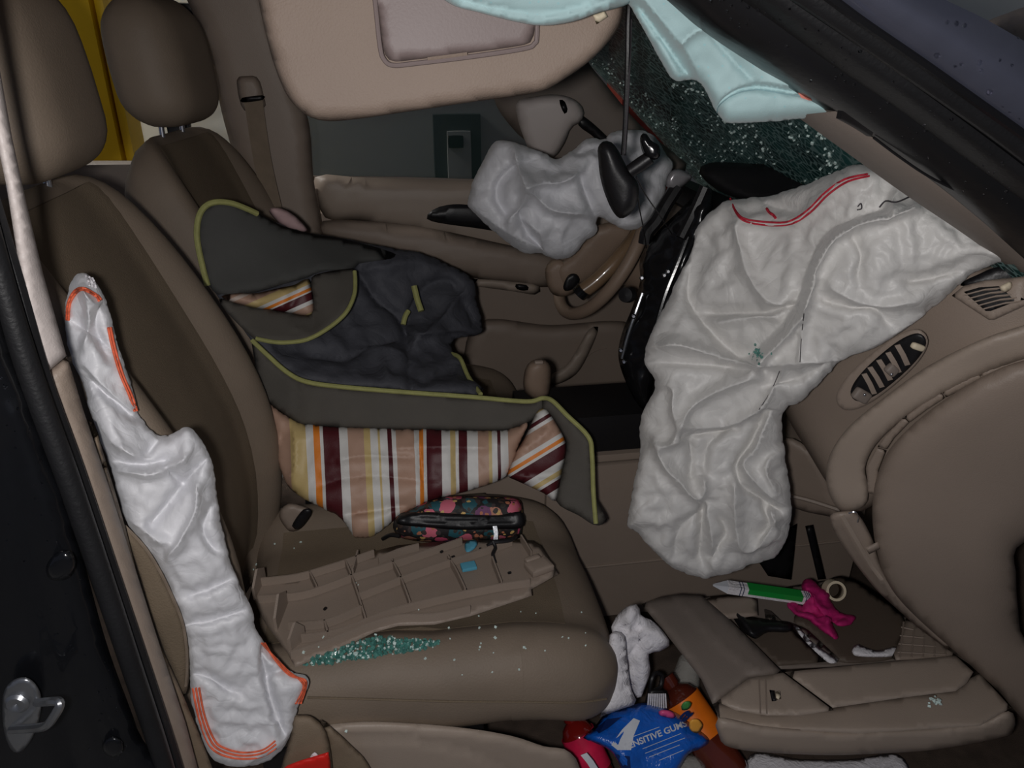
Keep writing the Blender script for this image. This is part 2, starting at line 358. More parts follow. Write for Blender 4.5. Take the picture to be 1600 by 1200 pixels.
def pillow(name, outline, mat, parent=None, front=.02, back=.02, edge=30, creases=(), wr=None, step=9, smooth=True, pts=(), fn=None, uvf=None, angle=180, flatback=False, boundary_wr=0., auto=None, ck=1., cr=None, sub=0):
    """a solid body from an outline at its real distance (photo pixel x, y and depth Y in metres), thick in front and behind, with folds (creases) and wrinkles (wr=(amp, scale, seed))"""
    rng = random.Random(len(outline)*13+int(outline[0][0]))
    O = np.array(outline, float)
    if smooth: O = np.array(catmull(list(O), 8, True))
    R = [O[0]]                                                   # resample
    for i in range(len(O)):
        a, b = O[i], O[(i+1) % len(O)]; L = np.linalg.norm((b-a)[:2])
        if smooth:
            if np.linalg.norm((b-R[-1])[:2]) >= step*.9 and i < len(O)-1: R.append(b)
        else:
            k = max(1, int(round(L/step)))
            for j in range(1, k+1):
                if not (i == len(O)-1 and j == k): R.append(a+(b-a)*j/k)
    if smooth and np.linalg.norm((R[-1]-R[0])[:2]) < step*.5: R.pop()
    R = np.array(R); nb = len(R)
    if boundary_wr:
        for i in range(nb):
            R[i, 0] += boundary_wr*noise.noise(Vector((R[i, 0]*.08, R[i, 1]*.08, 3))); R[i, 1] += boundary_wr*noise.noise(Vector((R[i, 0]*.08, R[i, 1]*.08, 9)))
    x0, y0 = R[:, :2].min(0); x1, y1 = R[:, :2].max(0); G = []; r = 0; y = y0
    while y < y1:
        x = x0+(step/2 if r % 2 else 0)
        while x < x1: G.append((x+rng.uniform(-.12, .12)*step, y+rng.uniform(-.12, .12)*step)); x += step
        y += step*.87; r += 1
    G = np.array(G) if G else np.zeros((0, 2))
    if len(G): G = G[inside(G, R)]
    if len(G): G = G[seg_dist(G, R) > step*.55]
    cl = []; creases = list(creases)
    if auto:
        cnt, amp, ra = auto; tries = 0; cpts = np.vstack([catmull([np.array(p[:2], float) for p in c[0]], 3) for c in creases]) if creases else None
        while cnt > 0 and tries < 4000 and len(G):
            tries += 1; c = G[rng.randrange(len(G))]; a = rng.uniform(0, math.pi)+.0; L = rng.uniform(*ra); k = rng.uniform(-.6, .6)
            q = [c+np.array([math.cos(a+k*t), math.sin(a+k*t)])*L*t for t in (-.5, -.2, .2, .5)]
            if not inside(np.array(q), R).all(): continue
            if cpts is not None and ((np.array(q)[:, None]-cpts[None])**2).sum(-1).min() < 64: continue
            cpts = np.array(q) if cpts is None else np.vstack([cpts, q])
            creases.append((q, rng.uniform(4, 8), rng.choice((-1, 1))*amp*rng.uniform(.5, 1))); cnt -= 1
    for c in creases:
        q = np.array(catmull([np.array(p[:2], float) for p in c[0]], 6)); cl.append((q, c[1], c[2]))
        if len(G): G = G[seg_dist(G, q, False) > step*.45]
    allp = [tuple(v[:2]) for v in R]+[tuple(g) for g in G]; E = []
    for q, w, a in cl:
        last = None; prev = None
        for p in q:
            if last is not None and np.linalg.norm(p-last) < step*.8: continue
            if inside(p[None], R)[0] and seg_dist(p[None], R)[0] > step*.4:
                allp.append(tuple(p)); k = len(allp)-1
                if prev is not None: E.append((prev, k))
                prev = k; last = p
            else: prev = None
    vo, eo, fo, ov, *_ = geometry.delaunay_2d_cdt([Vector(p) for p in allp], E, [list(range(nb))], 1, 1e-4)
    Q = np.array([tuple(v) for v in vo]); used = sorted({i for f in fo for i in f}); rm = {o: n for n, o in enumerate(used)}; Q = Q[used]; fo = [[rm[i] for i in f] for f in fo]
    back_ = {}
    for i, l in enumerate(ov):
        for j in l: back_[j] = i
    sharp = {tuple(sorted((rm[back_[a]], rm[back_[b]]))) for a, b in E if a in back_ and b in back_ and back_[a] in rm and back_[b] in rm}
    # depth by thin-plate spline through outline and given points
    K = np.vstack([R]+([np.array(pts, float)] if len(pts) else [])); ksel = K if len(K) < 260 else K[::2]
    S = 200.0; kp = ksel[:, :2]/S
    def phi(d2): return .5*d2*np.log(d2+1e-12)
    n = len(kp); A = np.zeros((n+3, n+3)); d2 = ((kp[:, None]-kp[None])**2).sum(-1); A[:n, :n] = phi(d2)+np.eye(n)*2e-3; A[:n, n] = 1; A[:n, n+1:] = kp; A[n, :n] = 1; A[n+1:, :n] = kp.T
    sol = np.linalg.solve(A, np.concatenate([ksel[:, 2], np.zeros(3)]))
    def depth(q): q = np.asarray(q, float)/S; return phi(((q[:, None]-kp[None])**2).sum(-1))@sol[:n]+sol[n]+q@sol[n+1:]
    Y = depth(Q); D = seg_dist(Q, R); bnd = D < 1e-3
    f = np.clip(D/edge, 0, 1); prof = np.sqrt(np.clip(1-(1-f)**2, 0, 1)); soft = np.clip(D/(edge*.6), 0, 1)
    hf = front*prof
    for q, w, a in cl: hf = hf+ck*a*fold_profile(Q, q, w)*soft
    base = np.array([PY(q[0], q[1], yy) for q, yy in zip(Q, Y)]); dirs = np.array([ray(*q)/np.linalg.norm(ray(*q)) for q in Q])
    if wr: hf = hf+np.array([wr[0]*ridged(b, wr[1], wr[2]) for b in base])*soft
    if fn: hf = hf+np.array([fn(*q) for q in Q])*soft
    hb = back*(np.ones(len(Q)) if flatback else prof)
    Vf = base-dirs*hf[:, None]
    if cr: Vf = crumple(Vf, fo, bnd, **cr)
    nQ = len(Q); V = list(Vf); bi = {}
    for i in range(nQ):
        if bnd[i] and not flatback: bi[i] = i
        else: bi[i] = len(V); V.append(base[i]+dirs[i]*hb[i])
    F = [tuple(t) for t in fo]+[tuple(bi[i] for i in t)[::-1] for t in fo]
    if flatback:
        cnt = {}
        for t in fo:
            for a, b in ((t[0], t[1]), (t[1], t[2]), (t[2], t[0])): cnt[(a, b)] = 1
        for (a, b) in list(cnt):
            if (b, a) not in cnt: F.append((b, a, bi[a], bi[b]))
    uv = None
    if uvf:
        uv = np.zeros((len(V), 2))
        for i in range(nQ): uv[i] = uvf(*Q[i]); uv[bi[i]] = uv[i]
    o = mesh(name, V, F, mat, parent, True, uv, angle)
    if sub and sharp:
        at_ = o.data.attributes.new('crease_edge', 'FLOAT', 'EDGE'); val = [0.]*len(o.data.edges)
        for e in o.data.edges:
            if tuple(sorted(e.vertices)) in sharp: val[e.index] = .75
        at_.data.foreach_set('value', val)
    if sub: md = o.modifiers.new('smooth', 'SUBSURF'); md.levels = md.render_levels = sub
    s = Sheet(); s.obj = o; s.Q = Q; s.V = Vf; s.D = dirs
    def at(px, py, lift=.002):
        d = ((Q-np.array([px, py]))**2).sum(1); k = np.argsort(d)[:4]; w = 1/(d[k]+1); w /= w.sum()
        t = (((Vf[k]-CAM)*1).dot(FW)*w).sum(); r = ray(px, py); return CAM+r*(t-lift)
    s.at = at; return s
def on(sheet, pts, lift=.002, n=5): return [sheet.at(p[0], p[1], lift) for p in catmull([np.array(p, float) for p in pts], n)]
def pyline(pts, n=5): return [PY(*p) for p in catmull([np.array(p, float) for p in pts], n)]
def copy_tree(o, parent=None):
    c = o.copy(); COL.objects.link(c); c.parent = parent
    for ch in list(o.children): copy_tree(ch, c)
    return c

# ================================================================== THE SETTING
def slab(name, a, b, mat, r=.01, parent=None, n=3):
    a, b = np.array(a, float), np.array(b, float); return rbox(name, (a+b)/2, b-a, r, mat, parent, n)
o = slab('floor', (-7, -3, -.35), (7, 5, -.25), concrete, .005); tag(o, 'grey concrete ground under and behind the car', kind='structure')
wf = slab('wall_far', (-7, 3.62, -.25), (7, 3.8, 3.6), wallw, .005); tag(wf, 'white painted block wall beyond the driver side window', kind='structure')
wr_ = slab('wall_front', (3.6, -3, -.25), (3.8, 5, 3.6), wallw, .005); tag(wr_, 'white wall ahead of the car beyond the dark painted pillar', kind='structure')
# car floor, firewall, roof lining
o = slab('floor_carpet', (-1.3, .80, .04), (1.35, 2.26, .12), carpet, .01); tag(o, 'dark brown carpeted car floor under the front seat', kind='structure')
o = slab('wall_firewall', (1.32, .80, .05), (1.38, 2.26, 1.02), carpet, .01); tag(o, 'dark carpeted bulkhead at the end of the footwell', kind='structure')
o = slab('ceiling', (-1.5, .80, 1.60), (.42, 2.24, 1.66), visorm, .02); tag(o, 'beige roof lining above the seats', kind='structure')

o = slab('trim_7', (-.35, .68, .02), (1.3, .84, .17), beige, .03); tag(o, 'beige door sill under the open passenger side', kind='structure')
t = thing('trim_8', 'slate painted bonnet and front wing ahead of the windscreen', None, (1.6, 1.4, -.05)); t['kind'] = 'structure'
slab('bonnet', (1.02, .66, .97), (2.3, 2.42, 1.02), paint, .02, t); slab('wing', (1.02, .62, .1), (2.3, .68, .99), paint, .025, t); slab('wing', (1.42, 2.38, .1), (2.3, 2.44, .99), paint, .025, t)
# driver door
d1 = thing('door_1', 'driver door with beige inner panel, armrest and black handle recess', None, (.3, 2.24, .12)); d1['kind'] = 'structure'
slab('door_panel', (-.28, 2.20, .12), (1.36, 2.30, 1.02), beige, .03, d1)
pillow('upper_panel', [(492, 277, 2.19), (560, 277, 2.19), (660, 280, 2.19), (780, 285, 2.19), (900, 300, 2.19), (960, 330, 2.19), (960, 400, 2.19), (800, 400, 2.19), (640, 362, 2.19), (560, 345, 2.19), (508, 340, 2.19)], beige2, d1, .015, .03, 14, step=16)
pillow('armrest', [(505, 345, 2.16), (640, 352, 2.14), (780, 380, 2.12), (880, 405, 2.12), (900, 440, 2.12), (820, 448, 2.12), (700, 425, 2.12), (600, 400, 2.14), (510, 380, 2.16)], beige, d1, .03, .04, 18, step=14)
pillow('handle_recess', [(668, 335, 2.12), (690, 322, 2.12), (730, 320, 2.12), (790, 335, 2.12), (800, 362, 2.12), (740, 356, 2.12), (675, 346, 2.12)], blackp, d1, .006, .04, 8, step=10)
pillow('armrest_trim', [(735, 436, 2.08), (800, 440, 2.08), (840, 446, 2.08), (838, 460, 2.08), (800, 455, 2.08), (740, 446, 2.08)], beige2, d1, .004, .02, 4, step=8)
pillow('window_switch', [(806, 444, 2.07), (824, 446, 2.07), (824, 454, 2.07), (808, 452, 2.07)], blackp, d1, .004, .006, 2, step=5)
pillow('lower_panel', [(740, 508, 2.18), (860, 508, 2.18), (1000, 512, 2.18), (1010, 640, 2.18), (880, 645, 2.18), (740, 640, 2.18)], beige, d1, .02, .02, 10, step=14)
pillow('pocket_ridge', [(855, 590, 2.14), (885, 570, 2.14), (905, 540, 2.14), (920, 515, 2.14), (935, 512, 2.14), (922, 548, 2.14), (900, 585, 2.14), (865, 602, 2.14)], beige2, d1, .012, .03, 8, step=8)
lathe('speaker_grille', [(.0, 0), (.085, 0), (.095, .006), (.098, .014), (.0, .014)], PY(945, 585, 2.17), (0, -1, 0), beige, d1)
# driver window
win = thing('window_1', 'driver side window of dim tinted glass above the door panel', None, tuple(PY(620, 280, 2.25))); win['kind'] = 'structure'
prism('glass', [PY(478, 150, 2.25), PY(478, 280, 2.25), PY(860, 285, 2.25), PY(800, 130, 2.25), PY(700, -60, 2.25), PY(440, -60, 2.25)], (0, .005, 0), tint, win)
strap('window_seal', [PY(486, 278, 2.235), PY(640, 280, 2.235), PY(860, 287, 2.235)], (0, 0, .012), .012, taupe, win)
# far A-pillar cover, grab handle
t = thing('trim_1', 'grey windscreen pillar cover on the driver side with grab handle', None, tuple(PY(900, 240, 2.12))); t['kind'] = 'structure'
pillow('pillar_cover', [(700, -60, 2.16), (760, 60, 2.16), (770, 150, 2.16), (800, 200, 2.16), (840, 235, 2.16), (880, 270, 2.16), (1000, 290, 2.14), (1075, 268, 2.12), (1060, 245, 2.12), (1000, 195, 2.12), (945, 130, 2.12), (915, 90, 2.12), (880, 20, 2.1), (850, -60, 2.1)], taupe, t, .03, .04, 40, step=16)
pillow('grab_handle', [(806, 165, 2.06), (840, 150, 2.05), (872, 148, 2.04), (898, 156, 2.04), (912, 172, 2.04), (908, 190, 2.04), (892, 200, 2.04), (882, 224, 2.05), (862, 248, 2.06), (830, 240, 2.06)], greytrim, t, .02, .03, 16, step=9)
pillow('handle_slot', [(874, 156, 2.018), (882, 158, 2.018), (887, 172, 2.018), (882, 178, 2.018), (876, 166, 2.018)], blackp, t, .003, .006, 3, step=5)
pillow('rubber_seal', [(903, 178, 2.08), (918, 186, 2.08), (940, 205, 2.08), (958, 225, 2.08), (948, 232, 2.08), (925, 212, 2.08), (904, 196, 2.08)], blackp, t, .005, .02, 5, step=7)
# far B-pillar with its belt
t = thing('trim_2', 'dark middle pillar on the driver side with belt guide', None, tuple(PY(430, 340, 2.15))); t['kind'] = 'structure'
pillow('pillar_cover', [(280, -40, 2.15), (330, -40, 2.15), (410, -40, 2.15), (440, 60, 2.15), (470, 150, 2.15), (484, 200, 2.15), (490, 280, 2.15), (500, 340, 2.15), (505, 420, 2.15), (440, 420, 2.15), (385, 300, 2.15), (350, 190, 2.15), (325, 80, 2.15)], beige, t, .04, .05, 30, step=14)
slab('lower_cover', PY(405, 292, 2.17)+np.array([0, -.03, -.5]), PY(498, 292, 2.17)+np.array([0, .03, 0]), beige, .02, t)
pillow('belt_guide', [(370, 125, 2.1), (385, 119, 2.1), (403, 122, 2.1), (412, 150, 2.1), (414, 168, 2.1), (395, 174, 2.1), (378, 168, 2.1)], beige, t, .015, .02, 10, step=7)
pillow('guide_slot', [(378, 153, 2.08), (410, 149, 2.08), (411, 156, 2.08), (379, 160, 2.08)], blackp, t, .004, .01, 2, step=5)
strap('seat_belt', pyline([(396, 156, 2.085), (402, 200, 2.085), (412, 260, 2.08), (428, 330, 2.06)]), (.045, 0, 0), .003, belt, t)
# rear door on the far side and window uprights
t = thing('door_2', 'rear door on the far side seen between the two headrests', None, (-1.1, 2.24, .12)); t['kind'] = 'structure'
slab('door_panel', (-1.9, 2.18, .12), (-.62, 2.26, 1.17), taupe, .03, t)
slab('window_post', PY(205, 0, 2.2)+np.array([-.012, -.02, -.25]), PY(205, 0, 2.2)+np.array([.02, .02, .08]), blackp, .008, t)
slab('window_post', PY(245, 0, 2.2)+np.array([-.03, -.02, -.4]), PY(245, 0, 2.2)+np.array([.03, .02, .08]), blackp, .008, t)
slab('window_rail', PY(250, 18, 2.22)+np.array([-.03, -.02, -.012]), PY(310, 18, 2.22)+np.array([.01, .02, .02]), blackp, .008, t)

# beyond the car: stand-in yellow column, wall fitting, stand-in red pier, cloth
t = thing('yellow_stand_in', 'yellow column standing in for an unidentified yellow object behind the passenger headrest', 'column', (float(PY(120, 60, 3.0)[0]), 3.1, -.25))  # column shape put in for a yellow object of unknown kind
c = PY(163, 60, 3.0)[0]-.02; slab('column_face', (c-.5, 3.0, -.24), (c, 3.2, 2.9), yellow, .03, t); slab('edge_strip', (c+.001, 3.02, -.24), (c+.035, 3.18, 2.9), yellow, .01, t); slab('base_plate', (c-.6, 2.95, -.25), (c+.1, 3.25, -.235), darkst, .004, t)
a = PY(675, 178, 3.6); b = PY(752, 275, 3.6)
t = thing('wall_cabinet', 'pale meter cabinet in a grey recess on the block wall', 'cabinet', ((a[0]+b[0])/2, 3.6, b[2]-.1))
slab('frame', (a[0], 3.57, b[2]-.1), (b[0], 3.62, a[2]+.0), M('grey_cabinet_frame', (88, 96, 96), .6), .006, t)
dr = slab('cabinet_door', (a[0]+.06, 3.54, b[2]-.09), (b[0]-.05, 3.575, a[2]-.07), wallw, .006, t)
g = PY(712, 222, 3.54); slab('gauge', (g[0]-.035, 3.52, g[2]-.025), (g[0]+.035, 3.545, g[2]+.03), darkst, .006, dr)
r_ = thing('red_pier', 'red pier standing in for an unidentified red patch beyond the broken windscreen', 'pier', (1.1, 3.3, -.25))  # plain red upright put in where only a red patch is known
slab('shaft', (.97, 3.2, -.25), (1.25, 3.45, 1.9), redpier, .01, r_); slab('cap', (.93, 3.16, 1.9), (1.29, 3.49, 1.98), redpier, .01, r_)
cl = pillow('cloth_bundle', [(1540, 40, 1.9), (1570, 22, 1.9), (1640, 5, 1.9), (1720, 40, 1.9), (1790, 312, 1.9), (1700, 318, 1.9), (1630, 316, 1.9), (1600, 220, 1.9), (1566, 76, 1.9)], taupe, None, .05, .05, 20, wr=(.02, 14, 3), step=9); tag(cl.obj, 'crumpled pale cloth heaped on the bonnet beyond the dark painted pillar', 'cloth')

# windscreen
ws = thing('window_2', 'shattered teal windscreen with bright crazed cracks', None, (1.0, 1.5, 1.05)); ws['kind'] = 'structure'
B0, T0 = np.array([.97, 1.02]), np.array([.33, 1.60]); V = []; F = []; nx, ny = 26, 40
def wsp(u, v, off=0.): # u up, v across
    s = 4*(v-.5)**2; bow = .06*(1-s); p = B0+(T0-B0)*u; p = p+np.array([.67, .74])*(.015*math.sin(math.pi*u))
    return np.array([p[0]+bow+off*.5, .84+1.38*v, p[1]+off*.86])
for off in (0, .005):
    for i in range(nx+1):
        for j in range(ny+1):
            p = wsp(i/nx, j/ny, off); p[2] -= .008*abs(noise.noise(Vector(p)*9)); V.append(p)
W1 = ny+1; half = (nx+1)*W1
for i in range(nx):
    for j in range(ny):
        q = (i*W1+j, i*W1+j+1, (i+1)*W1+j+1, (i+1)*W1+j); F += [q, tuple(k+half for k in q)[::-1]]
mesh('glass', V, F, crackm, ws)
rng = random.Random(5)
def bits(name, centers, smin, smax, mat, parent=None):
    V = []; F = []
    for c in centers:
        s = rng.uniform(smin, smax); Rm = np.array(Matrix.Rotation(rng.uniform(0, 6.3), 3, Vector((rng.uniform(-1, 1), rng.uniform(-1, 1), rng.uniform(-1, 1)+.01)).normalized()))
        k = len(V)
        for sx, sy, sz in ((-1, -1, -1), (1, -1, -1), (1, 1, -1), (-1, 1, -1), (-1, -1, 1), (1, -1, 1), (1, 1, 1), (-1, 1, 1)):
            V.append(np.asarray(c)+Rm@(np.array([sx*rng.uniform(.7, 1), sy*rng.uniform(.7, 1), sz*.6])*s/2))
        F += [tuple(k+i for i in f) for f in ((0, 1, 2, 3), (4, 5, 6, 7), (0, 1, 5, 4), (1, 2, 6, 5), (2, 3, 7, 6), (3, 0, 4, 7))]
    o = mesh(name, V, F, mat, parent, smooth=False); o['kind'] = 'stuff'; return o
cs = []
for k in range(700):
    v = rng.uniform(.25, .98); u = min(.97, max(.02, rng.gauss(.45, .25))); 
    if noise.noise(Vector((u*5, v*6, 2))) > -.12: cs.append(wsp(u, v, -.004))
bits('glass_crumbs', cs, .0025, .006, clearshard, ws)

# near windscreen pillar and door frame
ap = thing('trim_3', 'slate painted windscreen pillar with black door frame, rubber seal and raindrops', None, tuple(PY(1500, 300, .75))); ap['kind'] = 'structure'
def band(name, lo, hi, Yl, Yh, th, mat, bulge=0., parent=ap, n=5, k=8):
    if len(lo) > 4 and name not in ('bare_metal_edge',):
        ext = lambda q: [tuple(np.array(q[0], float)+(np.array(q[0], float)-np.array(q[1], float))*(4.2 if name != 'pillar_cover' else .001))]+list(q)+[tuple(np.array(q[-1], float)+(np.array(q[-1], float)-np.array(q[-2], float))*1.6)]
        lo, hi = ext(lo), ext(hi)
    lo = catmull([np.array(p, float) for p in lo], k); hi = catmull([np.array(p, float) for p in hi], k); V = []; F = []; m = len(lo)
    for a, b in zip(lo, hi):
        for j in range(n+1):
            s = j/n; q = a+(b-a)*s; V.append(PY(q[0], q[1], Yl+(Yh-Yl)*s-bulge*math.sin(math.pi*s)))
        for j in range(n+1):
            s = 1-j/n; q = a+(b-a)*s; V.append(PY(q[0], q[1], Yl+(Yh-Yl)*s)+np.array([0, th, 0]))
    w = 2*(n+1)
    for i in range(m-1):
        for j in range(w): F.append((i*w+j, i*w+(j+1) % w, (i+1)*w+(j+1) % w, (i+1)*w+j))
    F += [tuple(range(w)), tuple((m-1)*w+j for j in range(w))[::-1]]
    return mesh(name, V, F, mat, parent, angle=40)
band('pillar_cover', [(1262, 183), (1340, 240), (1440, 312), (1540, 380), (1640, 455)], [(1312, 178), (1392, 235), (1470, 288), (1560, 345), (1660, 420)], .84, .80, .03, taupe, .006)
band('bare_metal_edge', [(1310, 180), (1380, 228), (1450, 272), (1530, 325), (1560, 345)], [(1322, 168), (1400, 215), (1470, 262), (1545, 322), (1562, 342)], .82, .78, .02, greytrim)
band('clip_strip', [(1314, 186), (1340, 200), (1362, 214)], [(1318, 170), (1342, 184), (1366, 203)], .79, .78, .01, blackp, k=4)
tube('torn_wire', pyline([(1365, 215, .79), (1405, 245, .785), (1450, 275, .78), (1500, 300, .78)]), .0015, blackp, ap, 5)
band('door_frame', [(1040, -30), (1130, 48), (1240, 122), (1340, 188), (1450, 268), (1560, 352), (1660, 436)], [(1150, -30), (1230, 30), (1330, 100), (1420, 160), (1510, 225), (1600, 295), (1680, 350)], .78, .74, .05, framem, .008)
band('frame_step', [(1125, -30), (1215, 34), (1315, 106), (1410, 170), (1500, 236), (1600, 310), (1680, 370)], [(1190, -30), (1275, 28), (1370, 92), (1460, 156), (1545, 218), (1620, 275), (1700, 335)], .735, .70, .05, rubber, .01)
band('frame_channel', [(1185, -30), (1270, 28), (1368, 94), (1460, 160), (1545, 222), (1620, 280), (1700, 340)], [(1245, -30), (1320, 20), (1415, 84), (1500, 142), (1580, 200), (1640, 245), (1710, 300)], .72, .69, .05, framem, .006)
tube('rubber_seal', pyline([(1236, -30, .685), (1318, 26, .685), (1412, 92, .685), (1500, 154, .685), (1580, 212, .685), (1700, 305, .685)]), .012, rubber, ap, 10)
pp = [(1270, -30), (1350, 30), (1440, 92), (1530, 156), (1600, 206), (1700, 280)]; qq = [(1420, -30), (1482, 2), (1540, 30), (1600, 64), (1660, 98), (1740, 140)]
pb = band('painted_panel', pp, qq, .665, .66, .04, paint, .018, n=8)
tube('panel_lip', pyline([(p[0]-2, p[1]+3, .667) for p in pp]), .005, blackg, ap, 8)
V = []; F = []
def drop(c, r, nrm):
    nrm = np.asarray(nrm, float); nrm /= np.linalg.norm(nrm); u = np.cross(nrm, [0, 0, 1.]); u /= np.linalg.norm(u); v = np.cross(nrm, u); k = len(V); n = 8
    for ph, hh in ((1, 0), (.85, .35), (.45, .58)):
        for j in range(n): a = 2*math.pi*j/n; V.append(c+r*(ph*(u*math.cos(a)+v*math.sin(a))+hh*nrm))
    V.append(c+r*.65*nrm); F.append(tuple(k+j for j in range(n))[::-1])
    for i in range(2):
        for j in range(n): F.append((k+i*n+j, k+i*n+(j+1) % n, k+(i+1)*n+(j+1) % n, k+(i+1)*n+j))
    for j in range(n): F.append((k+2*n+j, k+2*n+(j+1) % n, k+3*n))
big = [(1464, 86, 5), (1494, 37, 4), (1507, 40, 3.5), (1480, 35, 3), (1531, 98, 4.5), (1502, 100, 3), (1493, 103, 3), (1533, 110, 3), (1546, 143, 5.5), (1533, 156, 4), (1562, 94, 2.5), (1581, 102, 2.5), (1567, 165, 3), (1578, 174, 3), (1593, 184, 3), (1590, 60, 2.5)]
def panelpt(px, py):
    lo = np.array(pp, float); hi = np.array(qq, float); best = None
    for i in range(len(lo)-1):
        for s in np.linspace(0, 1, 12):
            for tt in np.linspace(0, 1, 12):
                q = (lo[i]*(1-tt)+lo[i+1]*tt)*(1-s)+(hi[i]*(1-tt)+hi[i+1]*tt)*s; d = (q[0]-px)**2+(q[1]-py)**2
                if best is None or d < best[0]: best = (d, s)
    s = best[1]; return PY(px, py, .665-.005*s-.018*math.sin(math.pi*s))
for px, py, r in big: drop(panelpt(px, py), r*.00062, (0, -1, .15))
o = mesh('raindrops', V, F, water, ap); o['kind'] = 'stuff'
V = []; F = []
for k in range(90):
    tt = rng.random(); s = rng.uniform(.05, .95); x = 1100+tt*480; yl = np.interp(x, [1040, 1240, 1450, 1660], [-30, 122, 268, 436]); yh = np.interp(x, [1185, 1368, 1545, 1700], [-60, 94, 222, 340])
    y = yl+(yh-yl)*s; drop(PY(x, y, .772-.085*s-.008), rng.uniform(.0006, .0016), (0, -1, .2))
o = mesh('frame_raindrops', V, F, water, ap); o['kind'] = 'stuff'

# near B-pillar: body, seal, upper and lower covers
bp_ = thing('trim_4', 'black painted middle pillar of the open passenger side with rubber seal', None, tuple(PY(120, 1190, .7))); bp_['kind'] = 'structure'
pillow('pillar_body', [(-260, -260, .68), (-130, -260, .68), (-100, -60, .68), (-70, 180, .68), (0, 500, .69), (60, 660, .70), (110, 800, .70), (165, 1000, .70), (215, 1140, .70), (250, 1260, .70), (-200, 1300, .68), (-200, 600, .68)], navy, bp_, .03, .06, 90, creases=[([(20, 640), (60, 760), (100, 900), (150, 1060), (190, 1180)], 10, .008), ([(0, 700), (40, 850), (80, 1000), (110, 1200)], 16, -.008)], step=14, smooth=True)
pillow('pillar_dimple', [(72, 885, .672), (90, 862, .672), (112, 862, .672), (118, 885, .672), (105, 905, .672), (78, 905, .672)], navy, bp_, .008, .02, 14, step=7)
pillow('pillar_plug', [(160, 1160, .675), (175, 1150, .675), (192, 1158, .675), (192, 1176, .675), (176, 1184, .675), (162, 1176, .675)], navy, bp_, .006, .02, 8, step=5)
tube('rubber_seal', pyline([(-30, 330, .70), (10, 470, .70), (52, 600, .70), (105, 745, .70), (160, 905, .70), (205, 1040, .70), (245, 1160, .70), (275, 1260, .70)]), .011, rubber, bp_, 10)
tube('seal_lip', pyline([(-20, 300, .725), (25, 450, .725), (66, 592, .725), (118, 735, .725), (176, 905, .725), (222, 1040, .725), (262, 1160, .725), (292, 1260, .725)]), .009, rubber, bp_, 8)
t = thing('trim_5', 'pale grey upper cover of the near middle pillar beside the headrest', None, tuple(PY(80, 580, .76))); t['kind'] = 'structure'
pillow('pillar_cover', [(-60, -30, .76), (-25, -30, .75), (0, 110, .75), (20, 220, .75), (42, 320, .75), (68, 430, .76), (104, 556, .76), (66, 589, .74), (40, 480, .73), (10, 290, .73), (-40, 60, .73)], greytrim, t, .012, .03, 16, step=9, smooth=False)
t = thing('trim_6', 'beige lower cover of the near middle pillar beside the white side airbag', None, tuple(PY(200, 1190, .76))); t['kind'] = 'structure'
pillow('pillar_cover', [(64, 590, .745), (105, 557, .765), (130, 640, .77), (170, 760, .77), (215, 900, .77), (250, 1010, .77), (290, 1130, .77), (325, 1260, .77), (280, 1260, .74), (245, 1140, .74), (190, 970, .74), (130, 790, .74)], beige, t, .01, .03, 14, creases=[([(92, 600), (150, 770), (210, 950), (270, 1150)], 5, .004)], step=9, smooth=False)
# striker
t = thing('door_striker', 'zinc door latch striker loop bolted to the black pillar', 'latch', tuple(PY(40, 1170, .66)))
pillow('striker_plate', [(5, 1085, .655), (22, 1062, .655), (45, 1060, .655), (62, 1080, .655), (64, 1110, .655), (52, 1150, .655), (34, 1174, .655), (18, 1172, .655), (6, 1140, .655)], steel, t, .004, .008, 6, step=6)
tube('striker_loop', pyline([(58, 1098, .65), (76, 1096, .62), (92, 1096, .61), (93, 1104, .607), (84, 1120, .607), (72, 1134, .61), (50, 1138, .63), (18, 1140, .652)], 4), .0045, steel, t, 8)
lathe('bolt', [(.0, 0), (.011, 0), (.012, .003), (.009, .006), (.004, .006), (.0, .003)], PY(28, 1097, .652), (0, -1, .1), steel, t, 14)

